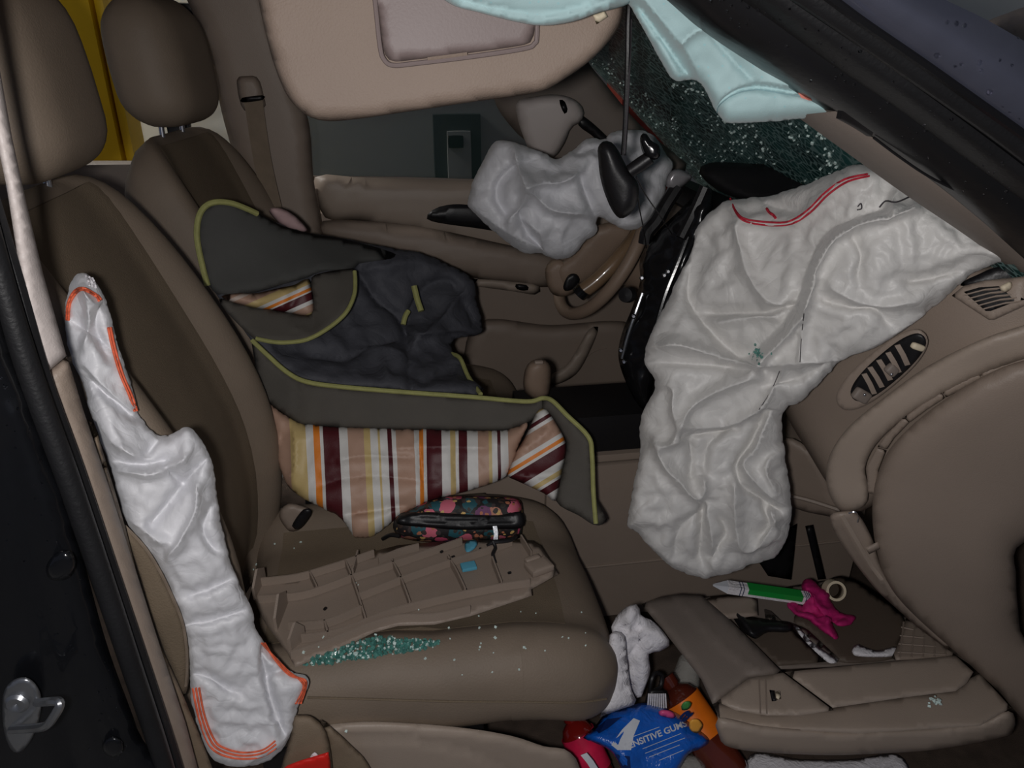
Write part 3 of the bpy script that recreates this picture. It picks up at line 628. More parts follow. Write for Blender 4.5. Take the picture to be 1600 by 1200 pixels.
# ================================================================== SEATS
def make_seat(dy, label):
    root = thing('car_seat', label, 'seat', (0, 1.14, .12))
    ST = [(-.345, .46, .235, .03), (-.335, .52, .25, .045), (-.318, .60, .26, .055), (-.305, .70, .262, .055), (-.312, .80, .262, .055), (-.325, .86, .262, .055), (-.350, .94, .26, .055), (-.380, 1.02, .258, .05),
          (-.412, 1.10, .252, .045), (-.440, 1.17, .242, .034), (-.462, 1.225, .222, .022), (-.478, 1.255, .195, .010), (-.50, 1.272, .15, .0)]
    def ring(st, t0, t1, nn, lift=0.):
        x, z, w, b = st; out = []
        for k in range(nn+1):
            t = t0+(t1-t0)*k/nn; s = min(1, max(0, (abs(t)-.52)/.26)); s = s*s*(3-2*s); e = max(0, (abs(t)-.86)/.14); out.append((t*w, b*s-(b+.03)*(1-math.sqrt(max(0, 1-e*e)))+lift))
        return out
    V = []; F = []; N = []
    for i, st in enumerate(ST):
        a = ST[max(i-1, 0)]; c = ST[min(i+1, len(ST)-1)]; tx, tz = c[0]-a[0], c[1]-a[1]; L = math.hypot(tx, tz); N.append((tz/L, -tx/L))
    rl = None
    for st, (nx_, nz_) in zip(ST, N):
        r = ring(st, -1, 1, 28); w = st[2]; bk = -.12 if st[1] < 1.2 else -.12+(st[1]-1.2)*1.2
        r += [(w*.985, bk*.5), (w*.9, bk*.9), (w*.5, bk), (0, bk), (-w*.5, bk), (-w*.9, bk*.9), (-w*.985, bk*.5)]; rl = len(r)
        for yy, dd in r: V.append((st[0]+nx_*dd, 1.14+yy, st[1]+nz_*dd))
    for i in range(len(ST)-1):
        for k in range(rl): F.append((i*rl+k, i*rl+(k+1) % rl, (i+1)*rl+(k+1) % rl, (i+1)*rl+k))
    F += [tuple(range(rl)), tuple((len(ST)-1)*rl+k for k in range(rl))[::-1]]
    bk_ = mesh('backrest', V, F, leather, root, angle=180); m = bk_.modifiers.new('s', 'SUBSURF'); m.levels = m.render_levels = 1
    V = []; F = []; nn = 12; S2 = ST[1:-1]
    for lf in (.006, -.02):
        for st, (nx_, nz_) in zip(S2, N[1:-1]):
            for k, (yy, dd) in enumerate(ring(st, -.62*.262/max(.2, st[2]), .62*.262/max(.2, st[2]), nn)):
                l2 = lf if lf < 0 else (lf-.004*(k in (0, nn))); V.append((st[0]+nx_*(dd+l2), 1.14+yy, st[1]+nz_*(dd+l2)))
    w = nn+1; h = len(S2)*w
    for i in range(len(S2)-1):
        for k in range(nn):
            q = (i*w+k, i*w+k+1, (i+1)*w+k+1, (i+1)*w+k); F += [q, tuple(j+h for j in q)[::-1]]
    for i in range(len(S2)-1):
        for k in (0, nn): F.append((i*w+k, (i+1)*w+k, (i+1)*w+k+h, i*w+k+h))
    for k in range(nn): F += [(k, k+1, k+1+h, k+h), ((len(S2)-1)*w+k, (len(S2)-1)*w+k+1, (len(S2)-1)*w+k+1+h, (len(S2)-1)*w+k+h)]
    ins = mesh('backrest_insert', V, F, weave, root, angle=60); m = ins.modifiers.new('s', 'SUBSURF'); m.levels = m.render_levels = 1
    def hr(p):
        z = p[2]/.14; p = p.copy(); p[1] *= 1-.16*max(0, z)**2-.10*max(0, -z)**2; p[0] *= 1-.25*max(0, z)**2; p[0] += -.012*(z)-.01*(p[1]/.14)**2; return p
    for s in (-1, 1): slab('seat_rail', (-.28, 1.14+s*.19-.025, .118), (.10, 1.14+s*.19+.025, .41), blackp, .01, root)
    rbox('headrest', (-.482, 1.14, 1.415), (.155, .285, .262), .07, weave if False else leather, root, 12, fn=hr)
    for s in (-1, 1): tube('headrest_post', [(-.495, 1.14+s*.055, 1.20), (-.49, 1.14+s*.055, 1.34)], .006, chrome, root, 10)
    def cu(p):
        p = p.copy(); t = abs(p[1])/.27; s = min(1, max(0, (t-.45)/.3)); s = s*s*(3-2*s)
        if p[2] > -.02: p[2] += (.018*s - .018*(1-s))*min(1, (p[2]+.02)/.06)
        p[2] += -.055*max(0, (p[0]-.12)/.21)**2 + .01*(p[0] < 0)
        p[0] -= .05*t**3*(p[0] > .15)
        if p[2] < 0: p[1] *= 1-.08*(-p[2]/.09)
        return p
    c = rbox('seat_cushion', (.02, 1.14, .468), (.68, .54, .165), .07, leather, root, 22, fn=cu)
    def ci(p): p = cu(p); return p
    V = []; F = []; nn = 14; nm = 10
    for lf in (.004, -.02):
        for i in range(nn+1):
            for j in range(nm+1):
                q = np.array([-.28+.52*i/nn, -.155+.31*j/nm, .0825]); q = cu(q); V.append(np.array([.02, 1.14, .468])+q+np.array([0, 0, lf-.003*(j in (0, nm) or i in (0, nn))]))
    w = nm+1; h = (nn+1)*w
    for i in range(nn):
        for j in range(nm): q = (i*w+j, i*w+j+1, (i+1)*w+j+1, (i+1)*w+j); F += [q, tuple(k+h for k in q)[::-1]]
    for i in range(nn):
        for j in (0, nm): F.append((i*w+j, (i+1)*w+j, (i+1)*w+j+h, i*w+j+h))
    for j in range(nm): F += [(j, j+1, j+1+h, j+h), (nn*w+j, nn*w+j+1, nn*w+j+1+h, nn*w+j+h)]
    mesh('cushion_insert', V, F, weave, root, angle=50)
    return root
pseat = make_seat(0, 'beige passenger seat strewn with broken glass, a ribbed panel and a striped bag')
# near side plastic shield and seam of the passenger seat
pillow('side_shield', [(470, 1150, .862), (490, 1137, .862), (560, 1128, .862), (640, 1130, .862), (730, 1138, .862), (800, 1150, .862), (850, 1166, .862), (885, 1172, .864), (905, 1200, .866), (900, 1270, .866), (480, 1290, .862), (460, 1200, .862)], beige2, pseat, .012, .04, 14, creases=[([(540, 1152), (620, 1154), (700, 1166), (760, 1186), (800, 1215)], 5, -.005)], step=10)
tube('seam', pyline([(480, 1090, .868), (560, 1092, .862), (700, 1096, .860), (820, 1097, .86), (900, 1098, .868), (948, 1092, .89)]), .0018, weave, pseat, 6)
dseat = copy_tree(pseat); dseat.location = (.006, 1.88, .12); dseat['label'] = 'driver seat with raised headrest on two chrome posts'
for ch in list(dseat.children):
    if ch.name.split('.')[0] in ('side_shield', 'seam'): bpy.data.objects.remove(ch)
tag(dseat, group=None); 
for ch in dseat.children:
    if ch.name.split('.')[0] in ('headrest', 'headrest_post', 'backrest', 'backrest_insert'):      # turned towards the middle of the car to match the width in the image
        ra = math.radians(-9); pv = Vector((-.45, 0, 0)); ch.rotation_euler.z = ra; ch.location = pv-Matrix.Rotation(ra, 3, 'Z') @ pv
# seat belt buckle beside the cushion
yk = float(PZ(460, 828, .560)[1])
t = thing('belt_buckle', 'beige seat belt buckle with black face between cushion and backrest', 'buckle', tuple(PY(460, 828, yk)))
pillow('buckle_body', [(436, 806, yk), (448, 788, yk), (470, 790, yk), (486, 800, yk), (470, 826, yk), (452, 830, yk)], beige, t, .012, .02, 10, step=6)
pillow('buckle_face', [(456, 822, yk-.016), (474, 796, yk-.016), (488, 800, yk-.016), (470, 826, yk-.016)], blackp, t, .004, .01, 4, step=5)

# ================================================================== DASHBOARD
dash = thing('dashboard', 'beige dashboard torn open below with oval air vent and dark top pad', 'dashboard', (.9, 1.0, .35))
def dtop(Y0, Y1, name, mat, prof):
    n = len(prof); V = [(x, Y0, z) for x, z in prof]+[(x, Y1, z) for x, z in prof]
    F = [tuple(range(n)), tuple(range(2*n-1, n-1, -1))]+[(i, (i+1) % n, n+(i+1) % n, n+i) for i in range(n)]
    return mesh(name, V, F, mat, dash, angle=35)
dtop(1.28, 2.16, 'top_pad', blackp, [(.80, 1.04), (.82, 1.085), (.86, 1.09), (.93, 1.05), (.99, .99), (.90, .96), (.82, .98)])
pillow('instrument_hood', [(1092, 270, 1.72), (1112, 254, 1.72), (1180, 256, 1.66), (1260, 258, 1.58), (1330, 266, 1.48), (1300, 290, 1.45), (1250, 306, 1.5), (1190, 316, 1.58), (1130, 302, 1.66)], blackp, dash, .02, .08, 16, step=9)
dtop(1.66, 2.14, 'driver_side_body', beige, [(.76, .95), (.78, 1.02), (.84, 1.05), (.96, .98), (1.1, .62), (.88, .62), (.80, .75)])
pillow('passenger_body', [(1228, 645, 1.20), (1236, 610, 1.18), (1290, 560, 1.12), (1360, 505, 1.06), (1425, 450, 1.01), (1470, 424, .97), (1530, 416, .93), (1620, 418, .88), (1700, 420, .84), (1700, 600, .84), (1600, 640, .86), (1480, 690, .96), (1400, 760, 1.02), (1340, 800, 1.06), (1300, 765, 1.10), (1262, 705, 1.15)], beige, dash, .035, .09, 40, step=12, pts=[(1400, 600, 1.02), (1500, 520, .94)])
pillow('corner_pad', [(1500, 446, .915), (1530, 428, .905), (1565, 416, .89), (1650, 410, .86), (1650, 474, .85), (1600, 474, .865), (1560, 452, .885)], blackp, dash, .006, .03, 8, step=7)
# curved finishing panel under the vent
pillow('curved_panel', [(1700, 480, .80), (1600, 508, .845), (1530, 532, .875), (1450, 572, .925), (1380, 622, .965), (1325, 668, 1.0), (1296, 712, 1.025), (1291, 752, 1.03), (1302, 785, 1.02), (1320, 801, 1.01), (1352, 788, .985), (1356, 760, .985), (1352, 728, .985), (1372, 690, .97), (1420, 648, .94), (1480, 612, .905), (1545, 582, .875), (1600, 562, .85), (1700, 540, .81)], beige2, dash, .012, .05, 16, step=8)
# segmented insert strip along the panel's lower edge
segs = [((1356, 770), (1354, 730), (1370, 700), (1384, 704), (1372, 735), (1372, 775)), ((1371, 698), (1384, 680), (1412, 652), (1420, 660), (1396, 685), (1385, 702)), ((1414, 651), (1440, 632), (1470, 613), (1476, 622), (1448, 640), (1421, 660)),
        ((1473, 612), (1502, 596), (1530, 583), (1534, 592), (1508, 606), (1478, 621)), ((1533, 582), (1565, 569), (1610, 558), (1612, 568), (1570, 580), (1537, 592))]
for s in segs:
    pillow('insert_strip', [(x, y, np.interp(x, [1350, 1420, 1480, 1545, 1610], [.98, .937, .903, .873, .848])) for x, y in s], beige, dash, .0015, .012, 2.5, step=4, smooth=False)
# side vent
vy = lambda x: float(np.interp(x, [1300, 1450], [1.055, .955]))-.042
def ell(cx, cy, a, b, ang, n=20, p=2.4):
    c, s = math.cos(math.radians(ang)), math.sin(math.radians(ang)); out = []
    for k in range(n):
        t = 2*math.pi*k/n; u = a*np.sign(math.cos(t))*abs(math.cos(t))**(2/p); v = b*np.sign(math.sin(t))*abs(math.sin(t))**(2/p); out.append((cx+u*c-v*s, cy+u*s+v*c))
    return out
vent = pillow('vent_bezel', [(x, y, vy(x)+.0) for x, y in ell(1378, 578, 88, 30, -40)], beige, dash, .002, .03, 8, step=6)
hole = pillow('vent_opening', [(x, y, vy(x)-.004) for x, y in ell(1388, 574, 74, 23, -41)], blackp, dash, .002, .01, 6, step=6)
for k, (u, ) in enumerate([(-.62,), (-.38,), (-.12,), (.15,), (.42,)]):
    cx, cy = 1388+u*66*math.cos(math.radians(-41)), 574+u*66*math.sin(math.radians(-41))
    a = (cx-7-3*k % 4, cy-17, vy(cx)-.008); b = (cx+9, cy+14, vy(cx)-.012)
    strap('vent_vane', [PY(*a), PY((a[0]+b[0])/2+1, (a[1]+b[1])/2, (a[2]+b[2])/2-.004), PY(*b)], (.006, -.003, .003), .0025, beige, dash)
rbox('vent_slider', PY(1393, 578, vy(1393)-.012), (.02, .012, .016), .004, taupe, dash, 4, rot=rotm('Y', 40))
rbox('vent_slider', PY(1346, 618, vy(1346)-.012), (.03, .012, .02), .004, taupe, dash, 4, rot=rotm('Y', 30))
rbox('vent_slider', PY(1434, 542, vy(1434)-.01), (.022, .01, .01), .004, tapem, dash, 4, rot=rotm('Y', 20))
for q in ((1351, 617), (1393, 585)): rbox('vent_clip', PY(q[0], q[1], vy(q[0])-.022), (.005, .004, .005), .002, chrome, dash, 3)
# demister grille on the corner
gy = lambda x, y: float(np.interp(x, [1480, 1600], [.945, .87]))+(470-y)*.0003-.045
gr = pillow('grille_plate', [(x, y, gy(x, y)) for x, y in [(1487, 462), (1505, 447), (1540, 438), (1600, 432), (1650, 434), (1650, 478), (1600, 478), (1552, 500), (1545, 500)]], beige, dash, .004, .012, 6, step=6, smooth=False)
pillow('slot_backing', [(x, y, gy(x, y)-.0045) for x, y in [(1506, 456), (1530, 449), (1560, 447), (1602, 468), (1580, 474), (1548, 486), (1540, 486)]], blackp, dash, .001, .004, 3, step=5, smooth=False)  # black sheet under the slats, colours the slot openings dark
for k in range(5):
    s = k/4; a = (1507+s*29, 461+s*22); b = (1560+s*34, 451+s*20); m = ((a[0]+b[0])/2+4, (a[1]+b[1])/2-3)
    strap('grille_slat', [PY(q[0], q[1], gy(*q)-.009) for q in (a, m, b)], (.001, -.004, .003), .0018, beige, dash)
pillow('foam_scrap', [(1563, 448, .84), (1572, 442, .84), (1580, 440, .84), (1582, 450, .84), (1574, 456, .84), (1565, 455, .84)], tapem, dash, .006, .006, 5, wr=(.002, 120, 2), step=4)
# big rounded end panel
ep = pillow('end_panel', [(1700, 545, .80), (1600, 563, .835), (1540, 586, .86), (1480, 622, .89), (1430, 660, .92), (1390, 702, .945), (1370, 745, .96), (1363, 790, .965), (1366, 840, .965), (1378, 890, .96), (1400, 930, .95), (1440, 972, .93), (1500, 1025, .905), (1560, 1080, .88), (1590, 1115, .865), (1640, 1160, .85), (1700, 1160, .86), (1660, 1040, .865), (1602, 1000, .875), (1592, 960, .875), (1588, 900, .87), (1594, 850, .865), (1700, 800, .84)], beige, dash, .035, .06, 60, step=13)
# torn lower edge strips
pillow('lower_frame', [(1297, 806, 1.0), (1318, 799, .99), (1340, 803, .985), (1362, 840, .975), (1380, 892, .965), (1420, 945, .95), (1470, 995, .93), (1532, 1048, .90), (1500, 1028, .92), (1440, 985, .95), (1400, 950, .97), (1368, 920, .985), (1330, 872, .995), (1306, 835, 1.0)], beige, dash, .01, .02, 10, creases=[([(1320, 820), (1350, 870), (1400, 930), (1470, 1000)], 5, .006), ([(1310, 830), (1345, 885), (1390, 940)], 4, -.006)], step=6)
pillow('latch_clip', [(1352, 856, .955), (1372, 846, .955), (1378, 856, .955), (1358, 866, .955)], beige, dash, .004, .012, 3, step=5, smooth=False)
tube('broken_rib', pyline([(1316, 806, .985), (1342, 850, .975), (1362, 884, .97), (1378, 905, .96)]), .004, beige2, dash, 6)
tube('spring_wire', pyline([(1326, 802, .98), (1336, 800, .975), (1341, 808, .975), (1340, 816, .975)]), .0015, chrome, dash, 6)
# lower centre trim beside the console
cs_ = thing('centre_console', 'beige centre console with black tray between the front seats', 'console', (.4, 1.5, .12))
slab('console_body', (-.2, 1.43, .12), (1.1, 1.60, .60), beige, .03, cs_)
slab('console_tray', (.25, 1.425, .605), (.72, 1.60, .70), blackp, .01, cs_)
slab('console_side', (.30, 1.405, .14), (1.12, 1.428, .585), beige, .008, cs_)
slab('side_seam', (.30, 1.402, .30), (1.12, 1.408, .306), beige, .002, cs_)
pillow('shifter_knob', [(820, 612, 1.50), (818, 590, 1.50), (824, 570, 1.50), (838, 561, 1.50), (852, 563, 1.50), (861, 575, 1.50), (861, 595, 1.50), (856, 620, 1.50), (840, 626, 1.50)], wheelm, cs_, .03, .03, 18, step=6)
tube('shifter_stalk', [PY(838, 618, 1.52), PY(842, 660, 1.52)], .014, blackp, cs_, 10)
rbox('shifter_button', PY(842, 566, 1.468), (.02, .012, .008), .003, beige, cs_, 4)
pillow('knee_trim', [(1222, 690, 1.34), (1262, 700, 1.30), (1300, 765, 1.26), (1312, 800, 1.25), (1290, 806, 1.27), (1225, 780, 1.33)], beige, cs_, .01, .03, 8, step=8)
tube('trim_edge', pyline([(1228, 773, 1.30), (1265, 782, 1.27), (1312, 797, 1.235)]), .005, beige, cs_, 6)
# dark centre stack skeleton
st = thing('stereo_bracket', 'broken black stereo bracket with bright screws beside the steering wheel', 'bracket', tuple(PY(990, 640, 1.55)))
pillow('bracket_plate', [(1060, 330, 1.52), (1092, 300, 1.50), (1110, 290, 1.48), (1112, 330, 1.46), (1080, 420, 1.46), (1050, 500, 1.45), (1025, 560, 1.44), (1020, 600, 1.44), (1012, 640, 1.437), (995, 630, 1.453), (975, 590, 1.475), (966, 555, 1.51), (972, 520, 1.52), (988, 480, 1.53), (1000, 440, 1.54), (1000, 405, 1.55), (1020, 370, 1.55)], blackg, st, .03, .02, 20, wr=(.012, 22, 4), step=8)
tube('bracket_rail', pyline([(1102, 292, 1.47), (1085, 330, 1.47), (1064, 372, 1.46)]), .012, blackp, st, 8)
tube('bracket_rail', pyline([(1004, 458, 1.49), (992, 492, 1.48), (980, 528, 1.48), (972, 560, 1.48)]), .004, steel, st, 8)
tube('bracket_rail', pyline([(1058, 292, 1.565), (1040, 320, 1.56), (1026, 345, 1.56), (1012, 362, 1.56), (1008, 380, 1.56)]), .016, blackp, st, 8)
tube('bracket_rail', pyline([(1075, 370, 1.46), (1060, 410, 1.45), (1040, 460, 1.44), (1025, 510, 1.43)]), .006, blackg, st, 8)
for q in ((990, 494), (970, 547), (975, 565), (985, 585), (1010, 528), (1038, 430), (1044, 424), (1003, 434)):
    lathe('screw', [(0, 0), (.005, 0), (.0055, .004), (.003, .007), (0, .007)], PY(q[0], q[1], 1.455 if q[0] > 1000 else 1.465), (-.3, -1, .2), chrome, st, 10)
lathe('rotary_knob', [(0, 0), (.016, 0), (.018, .01), (.016, .026), (0, .028)], PY(984, 460, 1.50), (-.6, -.7, .2), blackp, st, 16)
pillow('footwell_bracket', [(1180, 870, 1.34), (1215, 835, 1.34), (1245, 818, 1.34), (1240, 870, 1.34), (1236, 906, 1.34), (1200, 900, 1.34)], blackp, st, .01, .03, 10, step=9, smooth=False)
pillow('footwell_bracket', [(1258, 822, 1.34), (1270, 820, 1.34), (1290, 905, 1.34), (1278, 906, 1.34)], blackp, st, .008, .03, 6, step=7, smooth=False)

# ================================================================== STEERING WHEEL
WC = PY(938, 388, 1.84); WN = np.array([-.86, -.06, .50]); WN /= np.linalg.norm(WN)
WU = np.array([0, 0, 1.])-WN*WN[2]; WU /= np.linalg.norm(WU); WR = np.cross(WU, WN)
def wp(a, r=.185, off=0.): a = math.radians(a); return WC+r*(WR*math.cos(a)+WU*math.sin(a))+WN*off
sw = thing('steering_wheel', 'beige steering wheel with wood rim section and burst airbag cover', 'steering wheel', tuple(WC-np.array([0, 0, .2])))
def arc(name, a0, a1, r, mat, n=24):
    return tube(name, [wp(a0+(a1-a0)*k/n) for k in range(n+1)], r, mat, sw, 12)
arc('rim', -150, 30, .0165, wheelm); arc('rim', 30, 150, .0165, wheelm); arc('rim', 150, 210, .0165, wheelm)
pillow('wheel_hub', [(868, 420, 1.79), (890, 400, 1.78), (915, 372, 1.77), (940, 350, 1.76), (985, 350, 1.76), (990, 375, 1.76), (960, 405, 1.77), (930, 432, 1.78), (900, 450, 1.79), (875, 452, 1.79)], wheelm, sw, .02, .05, 20, step=8)
pillow('lower_spoke', [(852, 420, 1.80), (866, 404, 1.80), (890, 412, 1.79), (905, 436, 1.79), (893, 460, 1.79), (868, 462, 1.80), (856, 448, 1.80)], wheelm, sw, .02, .03, 10, step=7)
pillow('switch_pad', [(880, 447, 1.755), (888, 430, 1.755), (900, 428, 1.755), (906, 438, 1.755), (898, 450, 1.755), (884, 455, 1.755)], blackp, sw, .006, .02, 5, step=4)
tube('wood_rim_cover', pyline([(908, 456, 1.70), (930, 440, 1.70), (955, 416, 1.70), (978, 390, 1.71), (996, 366, 1.73), (1012, 338, 1.75)]), .0195, rim_m, sw, 14)
tube('rim_collar', pyline([(904, 460, 1.70), (909, 455, 1.698), (913, 451, 1.696)]), .0205, blackg, sw, 14)
lathe('steering_column', [(0, 0), (.05, 0), (.055, .1), (.055, .24), (0, .24)], WC-WN*.02, -WN, wheelm, sw, 20)

# ================================================================== AIRBAGS
da = pillow('driver_airbag', [(769, 222, 1.72), (794, 219, 1.71), (846, 236, 1.68), (868, 246, 1.68), (890, 236, 1.68), (908, 221, 1.69), (927, 211, 1.70), (942, 219, 1.70), (953, 206, 1.71), (978, 202, 1.72), (1007, 203, 1.72), (1028, 216, 1.72), (1042, 240, 1.71), (1055, 252, 1.71), (1048, 270, 1.70), (1036, 308, 1.68), (1010, 350, 1.66), (984, 363, 1.65), (958, 352, 1.65), (930, 338, 1.65), (936, 362, 1.65), (914, 378, 1.66), (896, 402, 1.67), (866, 407, 1.68), (847, 398, 1.68), (816, 396, 1.69), (772, 364, 1.70), (734, 328, 1.71), (729, 313, 1.72), (736, 288, 1.72), (757, 242, 1.72)], nylon, None, .07, .06, 55,
     creases=[([(800, 222), (810, 260), (822, 295), (812, 330), (796, 345)], 7, .022), ([(822, 295), (850, 285), (880, 282), (905, 268)], 7, .018), ([(735, 320), (770, 345), (815, 375), (860, 395)], 8, .016), ([(812, 330), (826, 365), (850, 390)], 6, -.02), ([(830, 300), (870, 330), (925, 335)], 6, .016), ([(840, 250), (800, 262), (775, 300), (795, 340)], 8, -.016), ([(855, 245), (900, 240), (930, 232)], 6, -.012), ([(905, 268), (915, 300), (930, 338)], 6, -.016), ([(826, 350), (845, 365), (850, 388)], 5, .014), ([(955, 215), (950, 250), (960, 290), (975, 345)], 8, -.012)], wr=(.004, 9, 2), step=9, ck=1.8, cr=dict(slack=.11, seed=2), sub=2)
tag(da.obj, 'crumpled greyish white airbag hanging from the steering wheel', 'airbag', )
OUT = [(1140, 310, 1.25), (1200, 304, 1.20), (1258, 286, 1.13), (1290, 273, 1.10), (1328, 257, 1.06), (1355, 256, 1.04), (1389, 268, 1.02), (1420, 284, 1.0), (1491, 326, .95), (1548, 372, .90), (1600, 404, .868), (1650, 440, .85), (1640, 452, .85), (1604, 428, .855), (1572, 412, .875), (1540, 420, .90), (1511, 436, .905), (1487, 459, .93), (1442, 495, .952), (1409, 520, .962), (1368, 545, .978), (1322, 560, 1.0), (1299, 582, 1.02), (1270, 612, 1.04), (1247, 633, 1.06), (1226, 640, 1.085), (1226, 696, 1.09), (1237, 766, 1.07), (1238, 808, 1.07), (1226, 854, 1.08), (1209, 875, 1.09), (1170, 884, 1.10), (1156, 892, 1.10), (1111, 904, 1.11), (1076, 899, 1.12), (1044, 885, 1.13), (1016, 857, 1.14), (998, 836, 1.15), (979, 823, 1.15), (981, 798, 1.15), (991, 745, 1.17), (997, 717, 1.18), (997, 668, 1.20), (1005, 640, 1.20), (1023, 601, 1.19), (1012, 578, 1.21), (1005, 556, 1.22), (1018, 516, 1.23), (1042, 467, 1.25), (1062, 426, 1.26), (1083, 385, 1.27), (1083, 361, 1.27), (1099, 340, 1.27), (1123, 320, 1.26)]
CR = [([(1182, 572), (1215, 538), (1252, 494), (1268, 450), (1275, 420), (1300, 378), (1340, 352), (1389, 338), (1440, 318)], 9, .026), ([(1168, 556), (1205, 520), (1238, 478), (1254, 430), (1262, 405), (1290, 362), (1335, 338), (1385, 322)], 16, -.018),
      ([(1095, 365), (1080, 420), (1078, 465), (1105, 510), (1140, 545), (1182, 572)], 12, -.022), ([(1150, 350), (1165, 420), (1195, 465), (1225, 475)], 12, .018), ([(1110, 490), (1160, 488), (1205, 486), (1245, 474)], 6, -.016), ([(1120, 505), (1165, 498), (1210, 494)], 6, .010),
      ([(1140, 330), (1160, 345), (1205, 349), (1240, 344), (1275, 318), (1310, 290), (1350, 275)], 8, .010), ([(1160, 300), (1200, 320), (1250, 330)], 6, -.012), ([(1010, 545), (1054, 538), (1110, 552), (1182, 574)], 7, .022), ([(1012, 566), (1060, 568), (1120, 572), (1182, 578)], 8, -.012),
      ([(1182, 574), (1240, 568), (1300, 560), (1360, 536), (1440, 488)], 7, .010), ([(1210, 600), (1262, 585), (1312, 556)], 6, -.010), ([(1222, 575), (1216, 600), (1190, 640)], 5, .010), ([(1026, 602), (1048, 606), (1052, 640), (1058, 672), (1048, 694)], 6, .012), ([(1060, 680), (1078, 640), (1120, 612), (1180, 590)], 8, .018), ([(1066, 668), (1100, 668), (1150, 660), (1195, 638), (1226, 640)], 6, .016), ([(1064, 684), (1110, 676), (1150, 668)], 6, -.014),
      ([(1021, 692), (1038, 730), (1062, 755), (1089, 781), (1102, 762), (1098, 740)], 5, .016), ([(1030, 700), (1060, 690), (1080, 676)], 5, .012), ([(1078, 690), (1082, 722), (1076, 750)], 5, -.014), ([(1100, 742), (1104, 700), (1130, 672)], 7, -.012), ([(1196, 640), (1172, 690), (1152, 725), (1155, 750), (1175, 770), (1222, 802)], 5, -.016), ([(1205, 650), (1184, 700), (1164, 728), (1190, 760), (1224, 790)], 5, .014), ([(1222, 705), (1205, 715), (1200, 740), (1215, 770)], 6, .012),
      ([(1095, 790), (1096, 830), (1092, 870)], 7, -.020), ([(1106, 792), (1112, 840), (1116, 895)], 6, .014), ([(1125, 810), (1134, 830), (1114, 870)], 5, -.014), ([(1148, 760), (1150, 820), (1160, 860), (1190, 850), (1215, 815)], 7, .016), ([(1190, 790), (1200, 815), (1185, 835)], 4, -.014), ([(1205, 800), (1212, 830), (1190, 860)], 4, .010), ([(985, 822), (1020, 850), (1056, 880)], 6, .010), ([(1100, 792), (1060, 830), (1056, 870)], 8, -.010),
      ([(1290, 470), (1330, 480), (1370, 485), (1385, 505)], 8, -.012), ([(1300, 450), (1340, 470), (1390, 478), (1440, 470)], 7, .010), ([(1420, 440), (1470, 430), (1540, 412)], 8, -.012), ([(1255, 480), (1254, 520), (1248, 560)], 4, .007), ([(1334, 372), (1345, 400), (1340, 430)], 7, -.008), ([(1410, 290), (1395, 310), (1400, 330)], 6, .012), ([(1430, 300), (1415, 320), (1402, 332)], 5, -.010)]
pa = pillow('passenger_airbag', OUT, nylonc, None, .06, .025, 50, creases=CR, wr=(.003, 9, 6), step=9.5, ck=1.7, cr=dict(slack=.11, seed=5), sub=2, pts=[(1160, 450, 1.18), (1330, 420, .995), (1100, 620, 1.16), (1100, 780, 1.12)])
pobj = tag(pa.obj, 'large deflated cream airbag with red stitching draped over the dashboard', 'airbag')
tube('red_stitch', on(pa, [(1141, 310), (1150, 330), (1164, 342), (1200, 347), (1232, 346), (1262, 328), (1290, 300), (1320, 280), (1355, 272)], .005), .0016, redst, pobj, 6)
tube('red_stitch', on(pa, [(1143, 318), (1153, 337), (1168, 347), (1200, 352), (1236, 350), (1266, 332), (1294, 304), (1324, 284), (1358, 275)], .005), .0016, redst, pobj, 6)
tube('loose_thread', on(pa, [(1198, 326), (1202, 332), (1208, 336), (1212, 341)], .004), .0022, redst, pobj, 6)
tube('loose_thread', on(pa, [(1340, 323), (1345, 318), (1346, 326), (1339, 328)], .004), .001, grey_thread, pobj, 5)
tube('loose_thread', on(pa, [(1374, 324), (1384, 314), (1400, 316), (1420, 308)], .004), .0012, grey_thread, pobj, 5)
tube('seam_thread', on(pa, [(1250, 566), (1252, 530), (1256, 490)], .002), .0007, grey_thread, pobj, 5)
tube('seam_thread', on(pa, [(1186, 640), (1205, 610), (1218, 580)], .002), .0007, grey_thread, pobj, 5)
rng = random.Random(9)
bits('glass_crumbs', [pa.at(1184+rng.gauss(0, 6), 553+rng.gauss(0, 6), rng.uniform(.002, .008)) for k in range(40)], .002, .005, tealshard, pobj)
